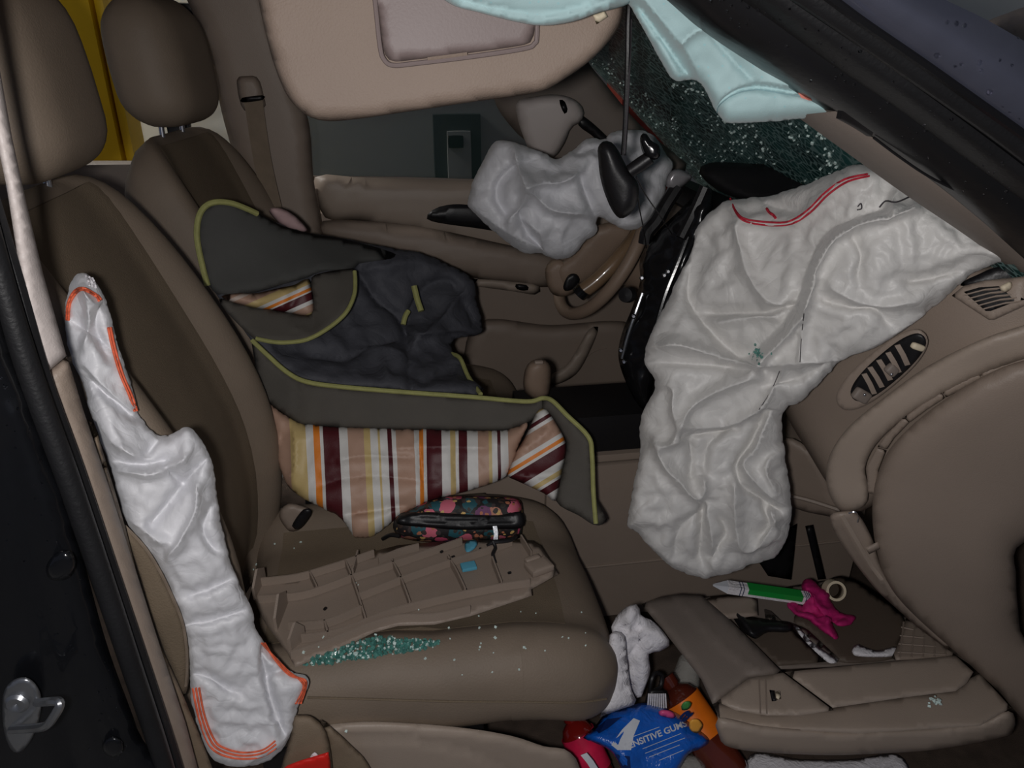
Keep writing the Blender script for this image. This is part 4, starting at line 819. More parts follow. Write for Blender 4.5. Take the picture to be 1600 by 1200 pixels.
sa = pillow('side_airbag', [(123, 425, .935), (143, 430, .935), (167, 467, .93), (177, 500, .925), (193, 560, .91), (211, 612, .90), (217, 643, .895), (243, 676, .885), (267, 677, .88), (293, 664, .88), (321, 692, .88), (336, 733, .88), (341, 775, .88), (350, 827, .875), (363, 880, .87), (380, 920, .865), (395, 947, .865), (400, 980, .865), (413, 1000, .865), (453, 1046, .86), (479, 1053, .86), (485, 1072, .855), (467, 1107, .845), (460, 1140, .835), (437, 1178, .825), (413, 1194, .82), (373, 1199, .82), (335, 1190, .82), (314, 1153, .825), (298, 1100, .83), (293, 1027, .84), (273, 947, .845), (240, 880, .85), (200, 827, .855), (172, 733, .865), (147, 667, .875), (126, 600, .89), (106, 547, .905), (99, 493, .92), (108, 445, .935)], nylon, None, .045, .015, 45,
     creases=[([(106, 550), (135, 590), (170, 620), (243, 677)], 9, -.018), ([(112, 500), (140, 520), (168, 540), (195, 570)], 8, -.012), ([(126, 600), (150, 650), (175, 690), (215, 715)], 9, .016), ([(130, 455), (140, 500), (130, 540)], 6, .010), ([(160, 470), (150, 510), (170, 560)], 6, -.010), ([(175, 720), (220, 724), (262, 718)], 6, -.012), ([(175, 735), (225, 742), (262, 735), (290, 715)], 6, .012), ([(230, 710), (245, 690), (262, 680)], 5, -.012), ([(262, 735), (285, 755), (300, 740), (325, 715)], 6, -.012), ([(285, 755), (260, 790), (235, 820)], 7, -.014), ([(310, 760), (305, 800), (285, 840), (262, 870)], 6, .012), ([(330, 790), (318, 830), (335, 860)], 5, -.010), ([(185, 790), (215, 820), (250, 850)], 7, .010), ([(283, 975), (330, 970), (393, 950)], 5, -.008), ([(300, 930), (340, 915), (360, 905)], 6, -.008), ([(409, 1010), (420, 1080), (440, 1140), (452, 1148)], 4, -.016), ([(412, 1060), (430, 1050), (452, 1047)], 4, -.010), ([(295, 1050), (330, 1060), (360, 1080)], 7, -.008), ([(380, 1190), (420, 1170), (450, 1145)], 7, .006), ([(120, 440), (140, 470), (160, 480)], 5, .01), ([(125, 560), (160, 600), (230, 660)], 6, .01)], wr=(.002, 10, 8), step=9, ck=1.8, cr=dict(slack=.09, seed=3), sub=2)
sobj = tag(sa.obj, 'long white side airbag with orange stitched edges hanging from the seat bolster', 'airbag')
def stitch(name, lines):
    for l in lines: tube(name, on(sa, l, .0045), .0014, orange, sobj, 6)
stitch('orange_stitch', [[(297+d, 1075), (306+d, 1120), (322+d, 1165-d*.5), (345+d*.6, 1184-d), (380, 1190-d), (410, 1186-d), (434-d*.3, 1172-d)] for d in (4, 9, 14)])
stitch('orange_stitch', [[(409+d*.6, 1005), (430, 1028+d*.4), (452, 1050+d*.6), (468+d, 1062), (474+d*.5, 1075), (462+d, 1100)] for d in (0, 4, 8)])
stitch('orange_stitch', [[(104+d, 500), (106+d, 475), (116+d, 455+d), (130, 450+d), (150, 460+d), (158-d, 468+d)] for d in (0, 3)])
stitch('orange_stitch', [[(173-d, 512), (180-d, 545), (192-d, 585), (206-d, 618), (214-d, 642)] for d in (0, 4)])
rngs = random.Random(3)
for k in range(3): tube('loose_thread', on(sa, [(134+k*5, 430+k*2), (138+k*5, 438+k*2), (140+k*5, 446+k*2)], .004), .0012, papr, sobj, 5)
ca = pillow('curtain_airbag', [(962, -30, .93), (1080, -30, .88), (1100, 20, .86), (1180, 75, .85), (1260, 130, .845), (1318, 168, .84), (1314, 182, .845), (1250, 188, .86), (1160, 194, .88), (1132, 192, .885), (1116, 172, .89), (1102, 145, .89), (1088, 128, .90), (1052, 127, .91), (1032, 100, .91), (1005, 50, .92), (985, 15, .93)], mint, None, .03, .02, 26,
     creases=[([(992, 5), (1030, 55), (1062, 100), (1085, 128)], 6, -.02), ([(1000, -10), (1050, 50), (1080, 90), (1105, 150)], 9, .015), ([(1120, 175), (1125, 160), (1150, 142), (1185, 136), (1230, 143), (1290, 152)], 6, -.018), ([(1118, 168), (1130, 150), (1160, 132), (1200, 128), (1260, 138)], 7, .014), ([(1065, 70), (1085, 50), (1120, 45), (1170, 75)], 8, .012), ([(1110, 55), (1150, 100), (1180, 130)], 10, -.010)], wr=(.003, 12, 4), step=8, cr=dict(slack=.03, seed=3, amp=.002), sub=1)
cobj = tag(ca.obj, 'pale mint curtain airbag cloth hanging beside the windscreen pillar', 'airbag')
tube('hem_seam', on(ca, [(1120, 176), (1126, 162), (1150, 146), (1185, 140), (1230, 147), (1290, 156)], .002), .0007, M('pale_hem_thread', (130, 160, 165), .7), cobj, 5)
c2 = pillow('curtain_airbag_roll', [(660, -40, .90), (700, 4, .90), (750, 20, .90), (810, 35, .90), (850, 40, .90), (895, 34, .90), (935, 20, .90), (965, 12, .91), (985, 2, .92), (1000, -40, .93), (800, -60, .90)], mint, cobj, .03, .03, 22, creases=[([(720, 0), (780, 14), (850, 22), (920, 8)], 6, -.012), ([(930, 18), (945, 5), (965, -5)], 5, .012)], wr=(.004, 16, 2), step=7)

# ================================================================== SUN VISOR, MIRROR
vs = thing('sun_visor', 'beige sun visor with mauve vanity mirror cover folded down', 'visor', tuple(PY(650, 180, 1.02)))
pillow('visor_panel', [(392, -60, .99), (400, -20, .99), (412, 40, .985), (428, 100, .985), (446, 145, .98), (466, 170, .98), (495, 187, .98), (540, 188, .98), (640, 174, .975), (740, 159, .97), (800, 151, .97), (850, 141, .965), (890, 118, .965), (925, 92, .96), (955, 60, .96), (970, 36, .96), (975, 0, .96), (975, -60, .96)], visorm, vs, .016, .016, 16, step=12)
tube('visor_arm', [PY(905, -50, .962), PY(905, -90, .962), np.array([PY(905, -90, .962)[0], .962, 1.606])], .006, visorg, vs, 8)
vm = pillow('mirror_cover', [(586, -40, .957), (592, 20, .955), (598, 70, .953), (602, 86, .953), (615, 96, .953), (650, 93, .952), (740, 82, .950), (815, 71, .948), (830, 64, .947), (834, 50, .947), (836, -40, .948)], visorg, vs, .004, .012, 8, step=10)
tube('cover_frame', pyline([(582, -40, .953), (588, 20, .951), (594, 74, .949), (600, 93, .949), (614, 102, .949), (650, 99, .948), (740, 88, .946), (818, 76, .944), (835, 68, .943), (839, 52, .943), (841, -40, .944)]), .0028, visorg, vs, 8)
tube('cover_lip', pyline([(668, 92, .944), (700, 88, .944), (730, 84, .943)]), .002, visorm, vs, 6)
pillow('visor_clip', [(925, 22, .935), (944, 16, .935), (950, 26, .935), (932, 38, .935)], tapem, vs, .004, .01, 3, step=5, smooth=False)
mr = thing('rear_view_mirror', 'black interior mirror dangling from its cable', 'mirror', tuple(PY(965, 340, 1.15)))
pillow('mirror_housing', [(935, 250, 1.14), (934, 232, 1.14), (942, 221, 1.14), (955, 222, 1.135), (966, 235, 1.13), (980, 262, 1.125), (996, 285, 1.12), (998, 305, 1.12), (992, 325, 1.12), (980, 338, 1.125), (968, 341, 1.13), (956, 328, 1.135), (944, 300, 1.14), (937, 272, 1.14)], blackp, mr, .025, .03, 22, step=6)
tube('mirror_arm', [PY(984, 268, 1.12), PY(1002, 256, 1.115), PY(1016, 246, 1.11)], [.010, .011, .010], blackp, mr, 12)
pillow('mirror_mount', [(1000, 222, 1.11), (1002, 210, 1.11), (1010, 209, 1.11), (1018, 220, 1.105), (1030, 228, 1.10), (1031, 244, 1.10), (1022, 250, 1.10), (1010, 245, 1.105), (1004, 238, 1.11)], blackg, mr, .012, .014, 8, step=5)
tube('mirror_cable', pyline([(986, -128, 1.10), (984, -40, 1.10), (982, 30, 1.10), (981, 90, 1.10), (979, 150, 1.105), (977, 200, 1.11), (974, 242, 1.115)]), [.0042]*31, blackp, mr, 8)
tube('cable_wire', pyline([(986, 30, 1.098), (984, 100, 1.098), (981, 160, 1.10), (976, 240, 1.11)]), .0014, grey_thread, mr, 5)
tube('thin_wire', pyline([(994, 276, 1.12), (1010, 306, 1.16), (1032, 338, 1.22), (1050, 366, 1.3)]), .0011, blackp, mr, 5)
tube('thin_wire', pyline([(996, 300, 1.12), (1000, 330, 1.16), (1006, 360, 1.22), (1010, 388, 1.3)]), .0011, blackp, mr, 5)
t = pillow('trim_badge', [(x, y, 1.565) for x, y in [(1040, 288), (1046, 270), (1060, 264), (1078, 272), (1080, 280), (1062, 295), (1050, 297)]], silver, None, .015, .02, 9, step=5); tag(t.obj, 'small silver trim knob above the black bracket', 'knob')

# ================================================================== THE BAG ON THE SEAT
bag = thing('fabric_tote', 'collapsed charcoal fabric tote with lime piping and striped lining on the seat', 'bag', tuple(PY(600, 840, 1.30)))
bb = pillow('bag_body', [(303, 358, 1.60), (309, 335, 1.61), (325, 317, 1.62), (345, 312, 1.63), (374, 317, 1.65), (410, 334, 1.68), (442, 350, 1.70), (481, 361, 1.73), (540, 371, 1.77), (605, 384, 1.80), (660, 394, 1.82), (702, 412, 1.83), (738, 433, 1.83), (748, 475, 1.80), (757, 520, 1.76), (712, 532, 1.70), (709, 548, 1.66), (722, 556, 1.62), (737, 589, 1.55), (754, 618, 1.44), (605, 612, 1.43), (481, 601, 1.44), (442, 582, 1.46), (394, 536, 1.50), (338, 465, 1.55), (322, 442, 1.57), (309, 394, 1.59)], bagin, bag, .03, .02, 40,
     creases=[([(560, 424), (590, 470), (625, 500), (640, 560), (640, 605)], 7, -.03), ([(640, 520), (680, 520), (720, 515), (750, 520)], 7, .03), ([(640, 560), (600, 545), (560, 545)], 8, .018), ([(740, 440), (712, 470), (690, 500), (640, 540)], 7, .022), ([(690, 440), (670, 445), (648, 470), (632, 505)], 6, -.02), ([(480, 555), (530, 560), (570, 548)], 8, -.016), ([(560, 545), (620, 530), (640, 520)], 5, -.014), ([(735, 560), (700, 575), (660, 600)], 6, -.018), ([(600, 560), (605, 590)], 7, .012), ([(700, 440), (730, 480), (745, 515)], 7, -.016), ([(560, 424), (640, 410), (700, 425)], 12, .012)], wr=(.006, 9, 5), step=10, cr=dict(slack=.10, seed=6), sub=1, pts=[(390, 390, 1.72), (450, 480, 1.64), (600, 470, 1.72), (600, 580, 1.52)])
pillow('back_flap', [(306, 358, 1.585), (312, 335, 1.59), (327, 320, 1.595), (346, 315, 1.60), (374, 320, 1.62), (410, 337, 1.65), (442, 353, 1.67), (481, 364, 1.70), (540, 374, 1.74), (600, 390, 1.77), (620, 402, 1.76), (560, 412, 1.69), (550, 421, 1.66), (504, 424, 1.62), (475, 435, 1.60), (442, 444, 1.58), (394, 458, 1.56), (345, 462, 1.55), (324, 440, 1.56), (312, 394, 1.575)], bagdark, bag, .008, .01, 10, wr=(.004, 8, 3), step=9)
pillow('pocket_flap', [(342, 468, 1.535), (361, 495, 1.52), (394, 527, 1.49), (410, 532, 1.48), (449, 537, 1.48), (481, 532, 1.48), (514, 514, 1.50), (540, 491, 1.52), (555, 462, 1.56), (556, 423, 1.61), (545, 420, 1.615), (504, 426, 1.60), (486, 436, 1.59), (490, 470, 1.555), (484, 492, 1.54), (442, 487, 1.54), (400, 478, 1.545), (365, 470, 1.545)], bagbrown, bag, .008, .012, 10, creases=[([(488, 460), (490, 490), (486, 510)], 8, -.01), ([(455, 510), (470, 518)], 3, .006)], wr=(.003, 14, 4), step=7)
pillow('pocket_lining', [(345, 463, 1.53), (372, 458, 1.54), (400, 458, 1.55), (436, 450, 1.58), (460, 445, 1.585), (481, 436, 1.59), (489, 462, 1.57), (487, 493, 1.55), (442, 489, 1.555), (400, 482, 1.535), (365, 473, 1.53)], stripem, bag, .02, .012, 14, creases=[([(481, 440), (460, 460), (450, 485)], 6, .014), ([(440, 450), (420, 465), (390, 474)], 6, .01)], step=6, uvf=lambda x, y: ((470+(x-440)*.9+(y-460)*2.0-412)/428, 0))
bj = bag
def pipe(name, pts, r=.0045, n=5): return tube(name, pyline(pts, n), r, lime, bag, 8)
pipe('piping', [(324, 446, 1.545), (316, 415, 1.55), (308, 375, 1.56), (309, 345, 1.57), (318, 325, 1.575), (335, 316, 1.58), (360, 317, 1.595), (385, 326, 1.615), (402, 334, 1.63)], .006)
pipe('piping', [(400, 529, 1.465), (425, 534, 1.46), (449, 535, 1.46), (481, 530, 1.46), (514, 512, 1.48), (540, 489, 1.50), (553, 462, 1.54), (555, 440, 1.57), (554, 424, 1.59)], .0045)
pipe('piping', [(706, 553, 1.62), (719, 560, 1.58), (732, 589, 1.52), (751, 616, 1.43)], .005)
pipe('piping_tab', [(647, 447, 1.66), (652, 468, 1.645), (658, 486, 1.63)], .007)
pipe('piping_tab', [(630, 507, 1.62), (633, 495, 1.63), (638, 486, 1.64)], .006)
pillow('rim_band', [(394, 532, 1.46), (416, 553, 1.44), (449, 582, 1.42), (481, 597, 1.40), (540, 605, 1.385), (637, 613, 1.375), (735, 620, 1.37), (800, 626, 1.365), (830, 627, 1.36), (849, 621, 1.36), (850, 640, 1.35), (830, 657, 1.335), (807, 668, 1.335), (777, 673, 1.335), (669, 672, 1.345), (567, 670, 1.355), (477, 664, 1.37), (459, 657, 1.38), (429, 636, 1.40), (408, 617, 1.42), (400, 575, 1.44)], bagbrown, bag, .008, .012, 8, creases=[([(462, 590), (464, 660)], 3, -.004)], wr=(.003, 9, 4), step=8)
pillow('rim_band', [(846, 640, 1.35), (848, 624, 1.355), (864, 627, 1.34), (886, 650, 1.31), (918, 683, 1.275), (924, 711, 1.26), (928, 770, 1.23), (942, 798, 1.215), (948, 812, 1.205), (940, 820, 1.20), (927, 820, 1.20), (905, 806, 1.215), (869, 783, 1.24), (877, 737, 1.27), (884, 692, 1.30), (866, 660, 1.33)], bagbrown, bag, .008, .014, 8, wr=(.003, 9, 9), step=8)
pipe('rim_piping', [(394, 532, 1.445), (416, 553, 1.425), (449, 582, 1.405), (481, 597, 1.385), (540, 605, 1.37), (637, 613, 1.36), (735, 620, 1.355), (800, 626, 1.35), (830, 627, 1.345), (849, 622, 1.345), (864, 627, 1.325), (886, 649, 1.295), (919, 682, 1.26), (925, 711, 1.245), (927, 768, 1.215), (931, 818, 1.185)], .0048)
SA = pillow('striped_panel', [(408, 617, 1.425), (429, 634, 1.405), (459, 655, 1.385), (477, 661, 1.375), (567, 667, 1.36), (669, 669, 1.35), (777, 670, 1.34), (807, 665, 1.34), (830, 655, 1.34), (815, 690, 1.31), (800, 730, 1.285), (792, 746, 1.28), (766, 758, 1.275), (717, 773, 1.27), (665, 787, 1.265), (620, 812, 1.25), (590, 836, 1.24), (571, 843, 1.235), (552, 842, 1.235), (545, 831, 1.24), (526, 806, 1.26), (504, 797, 1.27), (455, 767, 1.31), (436, 730, 1.34), (421, 666, 1.39)], stripem, bag, .03, .02, 30,
     creases=[([(459, 660), (462, 710), (458, 765)], 4, .010), ([(440, 680), (438, 720), (450, 750)], 6, -.012), ([(526, 805), (570, 800), (620, 792), (665, 786)], 5, -.016), ([(530, 720), (570, 712), (640, 716)], 8, .008), ([(500, 760), (540, 748), (600, 745), (660, 752)], 8, -.008), ([(620, 700), (690, 698), (760, 700)], 7, .007), ([(655, 690), (660, 740), (668, 785)], 5, .010), ([(715, 690), (712, 730), (718, 770)], 6, -.007)], wr=(.003, 14, 7), step=8, cr=dict(slack=.03, seed=7), sub=1, uvf=lambda x, y: ((x-(y-665)*.05*(1 if x < 650 else .3)-412)/428, y/400))
SB = pillow('striped_panel', [(838, 645, 1.335), (848, 638, 1.335), (858, 645, 1.325), (884, 692, 1.295), (878, 735, 1.265), (868, 783, 1.235), (850, 771, 1.24), (800, 748, 1.27), (792, 745, 1.275), (803, 712, 1.295), (822, 680, 1.315)], stripem, bag, .015, .015, 12, creases=[([(825, 672), (850, 665), (862, 655)], 5, -.01), ([(792, 745), (830, 745), (876, 742)], 5, .012), ([(810, 705), (840, 690), (860, 670)], 5, .01)], wr=(.003, 18, 3), step=6, uvf=lambda x, y: ((656+(y+.61*x-1221)-412)/428 if y+.61*x < 1262 or True else 0, 0))
t = pillow('pink_cloth', [(420, 330, 1.712), (430, 324, 1.712), (448, 329, 1.722), (466, 342, 1.732), (481, 361, 1.742), (462, 362, 1.732), (440, 352, 1.722)], M('pale_pink_cloth', (190, 160, 160), .8, .1, 30), None, .015, .015, 8, wr=(.004, 30, 2), step=5); tag(t.obj, 'pale pink cloth peeking out behind the charcoal tote', 'cloth')

# ================================================================== POUCH
po = thing('zip_pouch', 'small floral zip pouch with open black zipper leaning on the ribbed panel', 'pouch', tuple(PZ(715, 846, .57)))
yb = lambda x, y: 1.222+(845-y)*.0006
pillow('pouch_body', [(x, y, yb(x, y)) for x, y in [(614, 820), (622, 804), (650, 793), (676, 780), (717, 775), (777, 776), (807, 779), (816, 792), (816, 827), (808, 842), (755, 846), (687, 848), (635, 843), (618, 833)]], floralm, po, .04, .03, 22, step=6, wr=(.003, 30, 2))
pillow('zipper_band', [(x, y, yb(x, y)-.038) for x, y in [(618, 812), (630, 805), (665, 800), (717, 803), (777, 805), (814, 800), (816, 824), (775, 827), (717, 828), (665, 824), (625, 820)]], blackp, po, .008, .02, 8, creases=[([(640, 812), (717, 815), (800, 813)], 4, -.006)], step=5)
strap('zipper_pull', [PY(773, 822, 1.16), PY(775, 833, 1.152), PY(774, 845, 1.145)], (.008, 0, 0), .002, steel, po)
tube('pull_cord', pyline([(762, 853, 1.14), (770, 847, 1.14), (785, 846, 1.14), (800, 843, 1.145), (806, 838, 1.16)]), .004, blackp, po, 8)
tube('pull_cord', pyline([(770, 846, 1.14), (774, 856, 1.13), (770, 866, 1.115), (774, 880, 1.10)]), .0035, blackp, po, 8)
tube('pull_cord', pyline([(598, 842, 1.21), (610, 836, 1.20), (625, 838, 1.19)]), .004, blackp, po, 8)

# ================================================================== RIBBED TRIM PANEL ON THE SEAT
PZ0 = .578
pn = thing('ribbed_trim_panel', 'loose beige plastic trim panel lying ribbed side up on the seat', 'trim panel', tuple(PZ(620, 930, PZ0)))
zq = lambda x, y: float(PZ(x, y, PZ0)[1])
pillow('panel_plate', [(x, y, zq(x, y)) for x, y in [(390, 908), (409, 908), (465, 901), (517, 884), (570, 865), (622, 852), (679, 847), (735, 844), (806, 843), (832, 845), (845, 853), (872, 897), (830, 921), (831, 931), (735, 963), (679, 976), (622, 978), (585, 988), (529, 1015), (461, 1043), (448, 1019), (416, 977), (397, 940)]], beige, pn, .004, .006, 5, step=9, smooth=False)
def rib(pts, h=.016, th=.003, lo=.002):
    P = [PZ(x, y, PZ0+lo)+np.array([0, 0, h/2]) for x, y in [tuple(q) for q in catmull([np.array(p, float) for p in pts], 4)]]
    return strap('rib', P, (0, 0, h), th, beige, pn)
for l in ([(405, 915), (465, 908), (517, 893), (545, 884), (585, 870)], [(405, 942), (472, 936), (521, 920), (555, 907), (615, 888), (690, 862), (722, 851)], [(592, 882), (625, 868), (655, 860)], [(452, 984), (510, 980), (566, 957)], [(562, 938), (630, 911), (697, 887), (761, 866), (800, 852)], [(472, 1004), (529, 995), (574, 978), (622, 960), (697, 941), (772, 925), (828, 916)], [(455, 1030), (520, 1008), (580, 984), (625, 972), (680, 970), (735, 958)],
          [(485, 903), (496, 926)], [(541, 886), (556, 925), (572, 976)], [(613, 884), (628, 915), (641, 950)], [(700, 878), (714, 902), (727, 930)], [(769, 880), (784, 920)], [(508, 980), (514, 1000)], [(814, 846), (830, 872)], [(560, 870), (552, 900)]):
    rib(l)
for a, b, c in (((396, 938), (412, 905), .035), ((430, 988), (446, 945), .04), (((452, 1020)), (474, 1000), .038)):
    p = PZ(a[0], a[1], PZ0); q = PZ(b[0], b[1], PZ0); up = np.array([0, 0, c]); m = (p+q)/2
    prism('clip_tab', [p, q, q+up*.7, m+up*1.25, p+up*.7], (.004, .002, 0), beige, pn)
rbox('end_block', PZ(842, 885, PZ0+.008), (.045, .035, .014), .003, beige, pn, 4, rot=rotm('Z', 20))
rbox('end_block', PZ(832, 874, PZ0+.012), (.03, .012, .012), .003, beige, pn, 4, rot=rotm('Z', 20))
rbox('foam_tab', PZ(732, 885, PZ0+.007), (.028, .02, .008), .002, skyblue, pn, 3, rot=rotm('Z', 8))
pillow('foam_tab', [(x, y, zq(x, y)-.03) for x, y in [(727, 848), (742, 843), (746, 850), (738, 860), (728, 862)]], skyblue, pn, .003, .004, 3, step=4)
rng = random.Random(21)
for q in ((796, 895), (727, 922), (508, 951), (690, 862), (708, 870), (750, 858), (744, 862), (510, 1003)):
    rbox('dirt_crumb', PZ(q[0], q[1], PZ0+.006), (.007, .005, .004), .0015, blackp, pn, 2, rot=rotm('Z', rng.uniform(0, 90)))

# ================================================================== BROKEN GLASS
bpy.context.view_layer.update(); DG = bpy.context.evaluated_depsgraph_get()
def hit(px, py, lift=0.):
    r = ray(px, py); r = r/np.linalg.norm(r); ok, loc, nrm, *_ = SC.ray_cast(DG, Vector(CAM+r*.3), Vector(r))
    return (np.array(loc)+np.array(nrm)*lift) if ok else None
V = []; F = []
for k in range(70):
    y = rng.uniform(560, 1190); x = np.interp(y, [560, 1190], [20, 215])-abs(rng.gauss(0, 40)); p = hit(x, y)
    if p is not None and p[1] < .74: drop(p, rng.uniform(.0006, .0018), (0, -1, .1))
o = mesh('pillar_raindrops', V, F, water, bp_); o['kind'] = 'stuff'
poly = [(472, 1041), (500, 1028), (536, 1014), (585, 998), (640, 1000), (690, 1004), (680, 1012), (645, 1018), (570, 1030), (510, 1039)]
cs = []; ct = []
while len(cs) < 420:
    q = np.array([[rng.uniform(470, 690), rng.uniform(995, 1045)]])
    if inside(q, poly)[0]:
        p = hit(q[0, 0], q[0, 1], rng.uniform(.001, .010 if q[0, 0] < 620 else .004)); (cs if rng.random() < .75 or len(ct) > 200 else ct).append(p) if p is not None else None
ga = bits('broken_glass', cs, .003, .007, tealshard); tag(ga, 'heap of teal safety glass crumbs beside the ribbed panel', 'glass')
gb = bits('glass_glints', ct, .002, .005, clearshard, ga)
cs = []
for k in range(34):
    p = hit(rng.gauss(720, 130), rng.gauss(1000, 26), .002)
    if p is not None and .5 < p[2] < .60 and .88 < p[1] < 1.36 and p[0] < .36: cs.append(p)
for q in ((541, 1141), (470, 848), (460, 858), (430, 850), (851, 1017), (750, 1012), (402, 882), (395, 890), (748, 964), (560, 915), (556, 912)):
    p = hit(*q, .002)
    if p is not None: cs.append(p)
gs = bits('glass_scatter', cs, .002, .0045, clearshard); tag(gs, 'sparse clear glass crumbs scattered over the seat cushion', 'glass')

# ================================================================== NEAR SEAT BELT AND TORN COVER
t = thing('seat_belt', 'beige seat belt webbing running down beside the near pillar and looping', 'seat belt', tuple(PY(300, 1195, .80)))
pillow('webbing', [(137, 655, .80), (146, 660, .80), (168, 730, .80), (196, 825, .80), (232, 965, .80), (268, 1045, .80), (296, 1110, .80), (328, 1190, .80), (350, 1260, .80), (290, 1260, .79), (267, 1190, .79), (257, 1120, .79), (240, 1033, .79), (213, 953, .79), (180, 833, .79), (153, 733, .79)], belt, t, .004, .006, 5, step=8)
pillow('webbing', [(458, 1121, .83), (470, 1117, .83), (486, 1119, .828), (504, 1134, .825), (514, 1158, .82), (520, 1200, .815), (520, 1250, .81), (430, 1250, .81), (440, 1195, .815), (452, 1155, .82)], belt, t, .012, .006, 14, step=7)
pillow('webbing', [(500, 1124, .835), (522, 1140, .835), (548, 1164, .835), (574, 1192, .835), (590, 1240, .835), (515, 1240, .83), (513, 1190, .83), (510, 1150, .832)], belt, t, .008, .006, 10, step=7)
rt = pillow('release_tab', [(436, 1206, .795), (449, 1196, .795), (470, 1188, .795), (490, 1182, .795), (513, 1175, .795), (516, 1190, .795), (518, 1240, .795), (436, 1240, .795)], redtag, t, .004, .008, 4, step=6, smooth=False)
pillow('paper_scrap', [(484, 1186, .80), (490, 1176, .80), (496, 1178, .80), (500, 1186, .80)], papr, t, .002, .003, 2, step=3)
t = pillow('torn_seat_cover', [(190, 815, .825), (208, 834, .825), (228, 854, .825), (250, 890, .825), (268, 927, .822), (284, 965, .82), (293, 1000, .82), (296, 1040, .82), (293, 1075, .82), (284, 1088, .82), (268, 1050, .815), (252, 1010, .815), (233, 965, .815), (215, 905, .82), (200, 858, .82)], weave, None, .012, .075, 12, step=6); tag(t.obj, 'burst brown seat cover flap beside the white side airbag', 'seat cover')
tube('frayed_seam', on(t, [(195, 822), (226, 855), (250, 893), (268, 930), (283, 966), (290, 1000), (292, 1040), (290, 1072)], .003), .002, leather, t.obj, 6)

# ================================================================== GLOVE BOX, FALLEN OPEN
gz = lambda x, y, z=.38: float(PZ(x, y, z)[1])
gb_ = thing('glove_box', 'beige glove box bin broken loose and hanging open over the footwell', 'glove box', tuple(PZ(1300, 1100, .14)))
def gp(name, pts, mat, z=.38, dy=0., **k):
    k.setdefault('step', 8); k.setdefault('edge', 8); k.setdefault('front', .008); k.setdefault('back', .02)
    return pillow(name, [(x, y, gz(x, y, z)+dy) for x, y in pts], mat, gb_, **k)
gp('side_arm', [(1002, 944), (1030, 933), (1060, 928), (1096, 930), (1140, 968), (1184, 1011), (1213, 1041), (1226, 1054), (1171, 1060), (1122, 1096), (1124, 1123), (1096, 1062), (1049, 1001)], taupe, front=.012, back=.05, edge=14, smooth=False, creases=[([(1070, 945), (1130, 1010), (1190, 1056)], 8, .006)])
gp('bin_floor', [(1090, 934), (1200, 922), (1300, 905), (1420, 962), (1450, 1010), (1400, 1034), (1300, 1042), (1216, 1046), (1150, 990)], taupe, .31, front=.002, back=.01, smooth=False)
gp('bin_wall', [(1096, 934), (1140, 930), (1182, 929), (1184, 962), (1153, 966), (1132, 968)], beige, .375, front=.003, back=.012, smooth=False, edge=4)
gp('recess_floor', [(1150, 985), (1182, 968), (1222, 976), (1240, 984), (1292, 1034), (1216, 1041)], darklin, .335, front=.002, back=.01, smooth=False)
gp('bin_wall', [(1194, 952), (1204, 955), (1222, 972), (1238, 974), (1262, 984), (1312, 1030), (1296, 1034), (1240, 984), (1196, 968)], taupe, .36, front=.003, back=.012, smooth=False, edge=4)
gp('bin_lid', [(1240, 972), (1250, 950), (1290, 908), (1330, 905), (1410, 962), (1406, 1000), (1396, 1029), (1320, 1036), (1300, 1022), (1262, 984)], darklin, .345, front=.006, back=.02, edge=12)
gp('ribbed_corner', [(1416, 962), (1450, 985), (1497, 1022), (1470, 1028), (1400, 1032), (1393, 1028), (1406, 1000)], beige, .385, front=.003, back=.02, smooth=False, edge=4)
for k in range(5):
    a = (1412+k*16, 972+k*11); tube('corner_rib', [PY(a[0], a[1], gz(*a, .385)-.006), PY(a[0]-6+k*2, 1027, gz(a[0], 1027, .385)-.006)], .0018, beige, gb_, 5)
for k in range(4):
    y = 980+k*13; tube('corner_rib', [PY(1408-k*2, y, gz(1408, y, .385)-.006), PY(1428+k*17, y+4, gz(1428+k*17, y+4, .385)-.006)], .0018, beige, gb_, 5)
gp('face_panel', [(1226, 1050), (1360, 1037), (1493, 1024), (1521, 1050), (1510, 1068), (1493, 1080), (1411, 1090), (1301, 1106)], beige2, .385, -.010, front=.004, back=.05, smooth=False, edge=5)
gp('latch_block', [(1120, 1096), (1170, 1060), (1224, 1051), (1302, 1110), (1250, 1118), (1198, 1118), (1150, 1110)], beige2, .385, -.011, front=.005, back=.05, smooth=False, edge=6)
gp('ledge', [(1118, 1096), (1198, 1112), (1301, 1106), (1411, 1088), (1493, 1078), (1512, 1062), (1531, 1052), (1580, 1106), (1531, 1134), (1342, 1146), (1187, 1138), (1122, 1126)], beige2, .36, .006, front=.003, back=.03, smooth=False, edge=5)
pillow('front_lip', [(x, y, d) for x, y, d in [(1122, 1122, .865), (1187, 1134, .855), (1260, 1140, .85), (1342, 1142, .845), (1440, 1138, .84), (1531, 1129, .83), (1570, 1112, .83), (1584, 1116, .83), (1585, 1138, .83), (1566, 1152, .83), (1462, 1171, .835), (1380, 1177, .84), (1291, 1180, .845), (1187, 1175, .855), (1136, 1166, .86), (1123, 1148, .865)]], beige2, gb_, .014, .04, 12, step=8)
for x in (1186, 1196): tube('latch_groove', [PY(x, 1062, gz(x, 1062, .385)-.02), PY(x+2, 1115, gz(x, 1115, .385)-.02)], .0012, beige, gb_, 5)
gp('latch_slot', [(1202, 1078), (1210, 1079), (1213, 1095), (1206, 1096)], blackp, .385, -.024, front=.002, back=.006, step=4, edge=2, smooth=False)
gp('latch_tab', [(1211, 1080), (1219, 1080), (1220, 1092), (1213, 1094)], tapem, .385, -.026, front=.002, back=.006, step=4, edge=2, smooth=False)
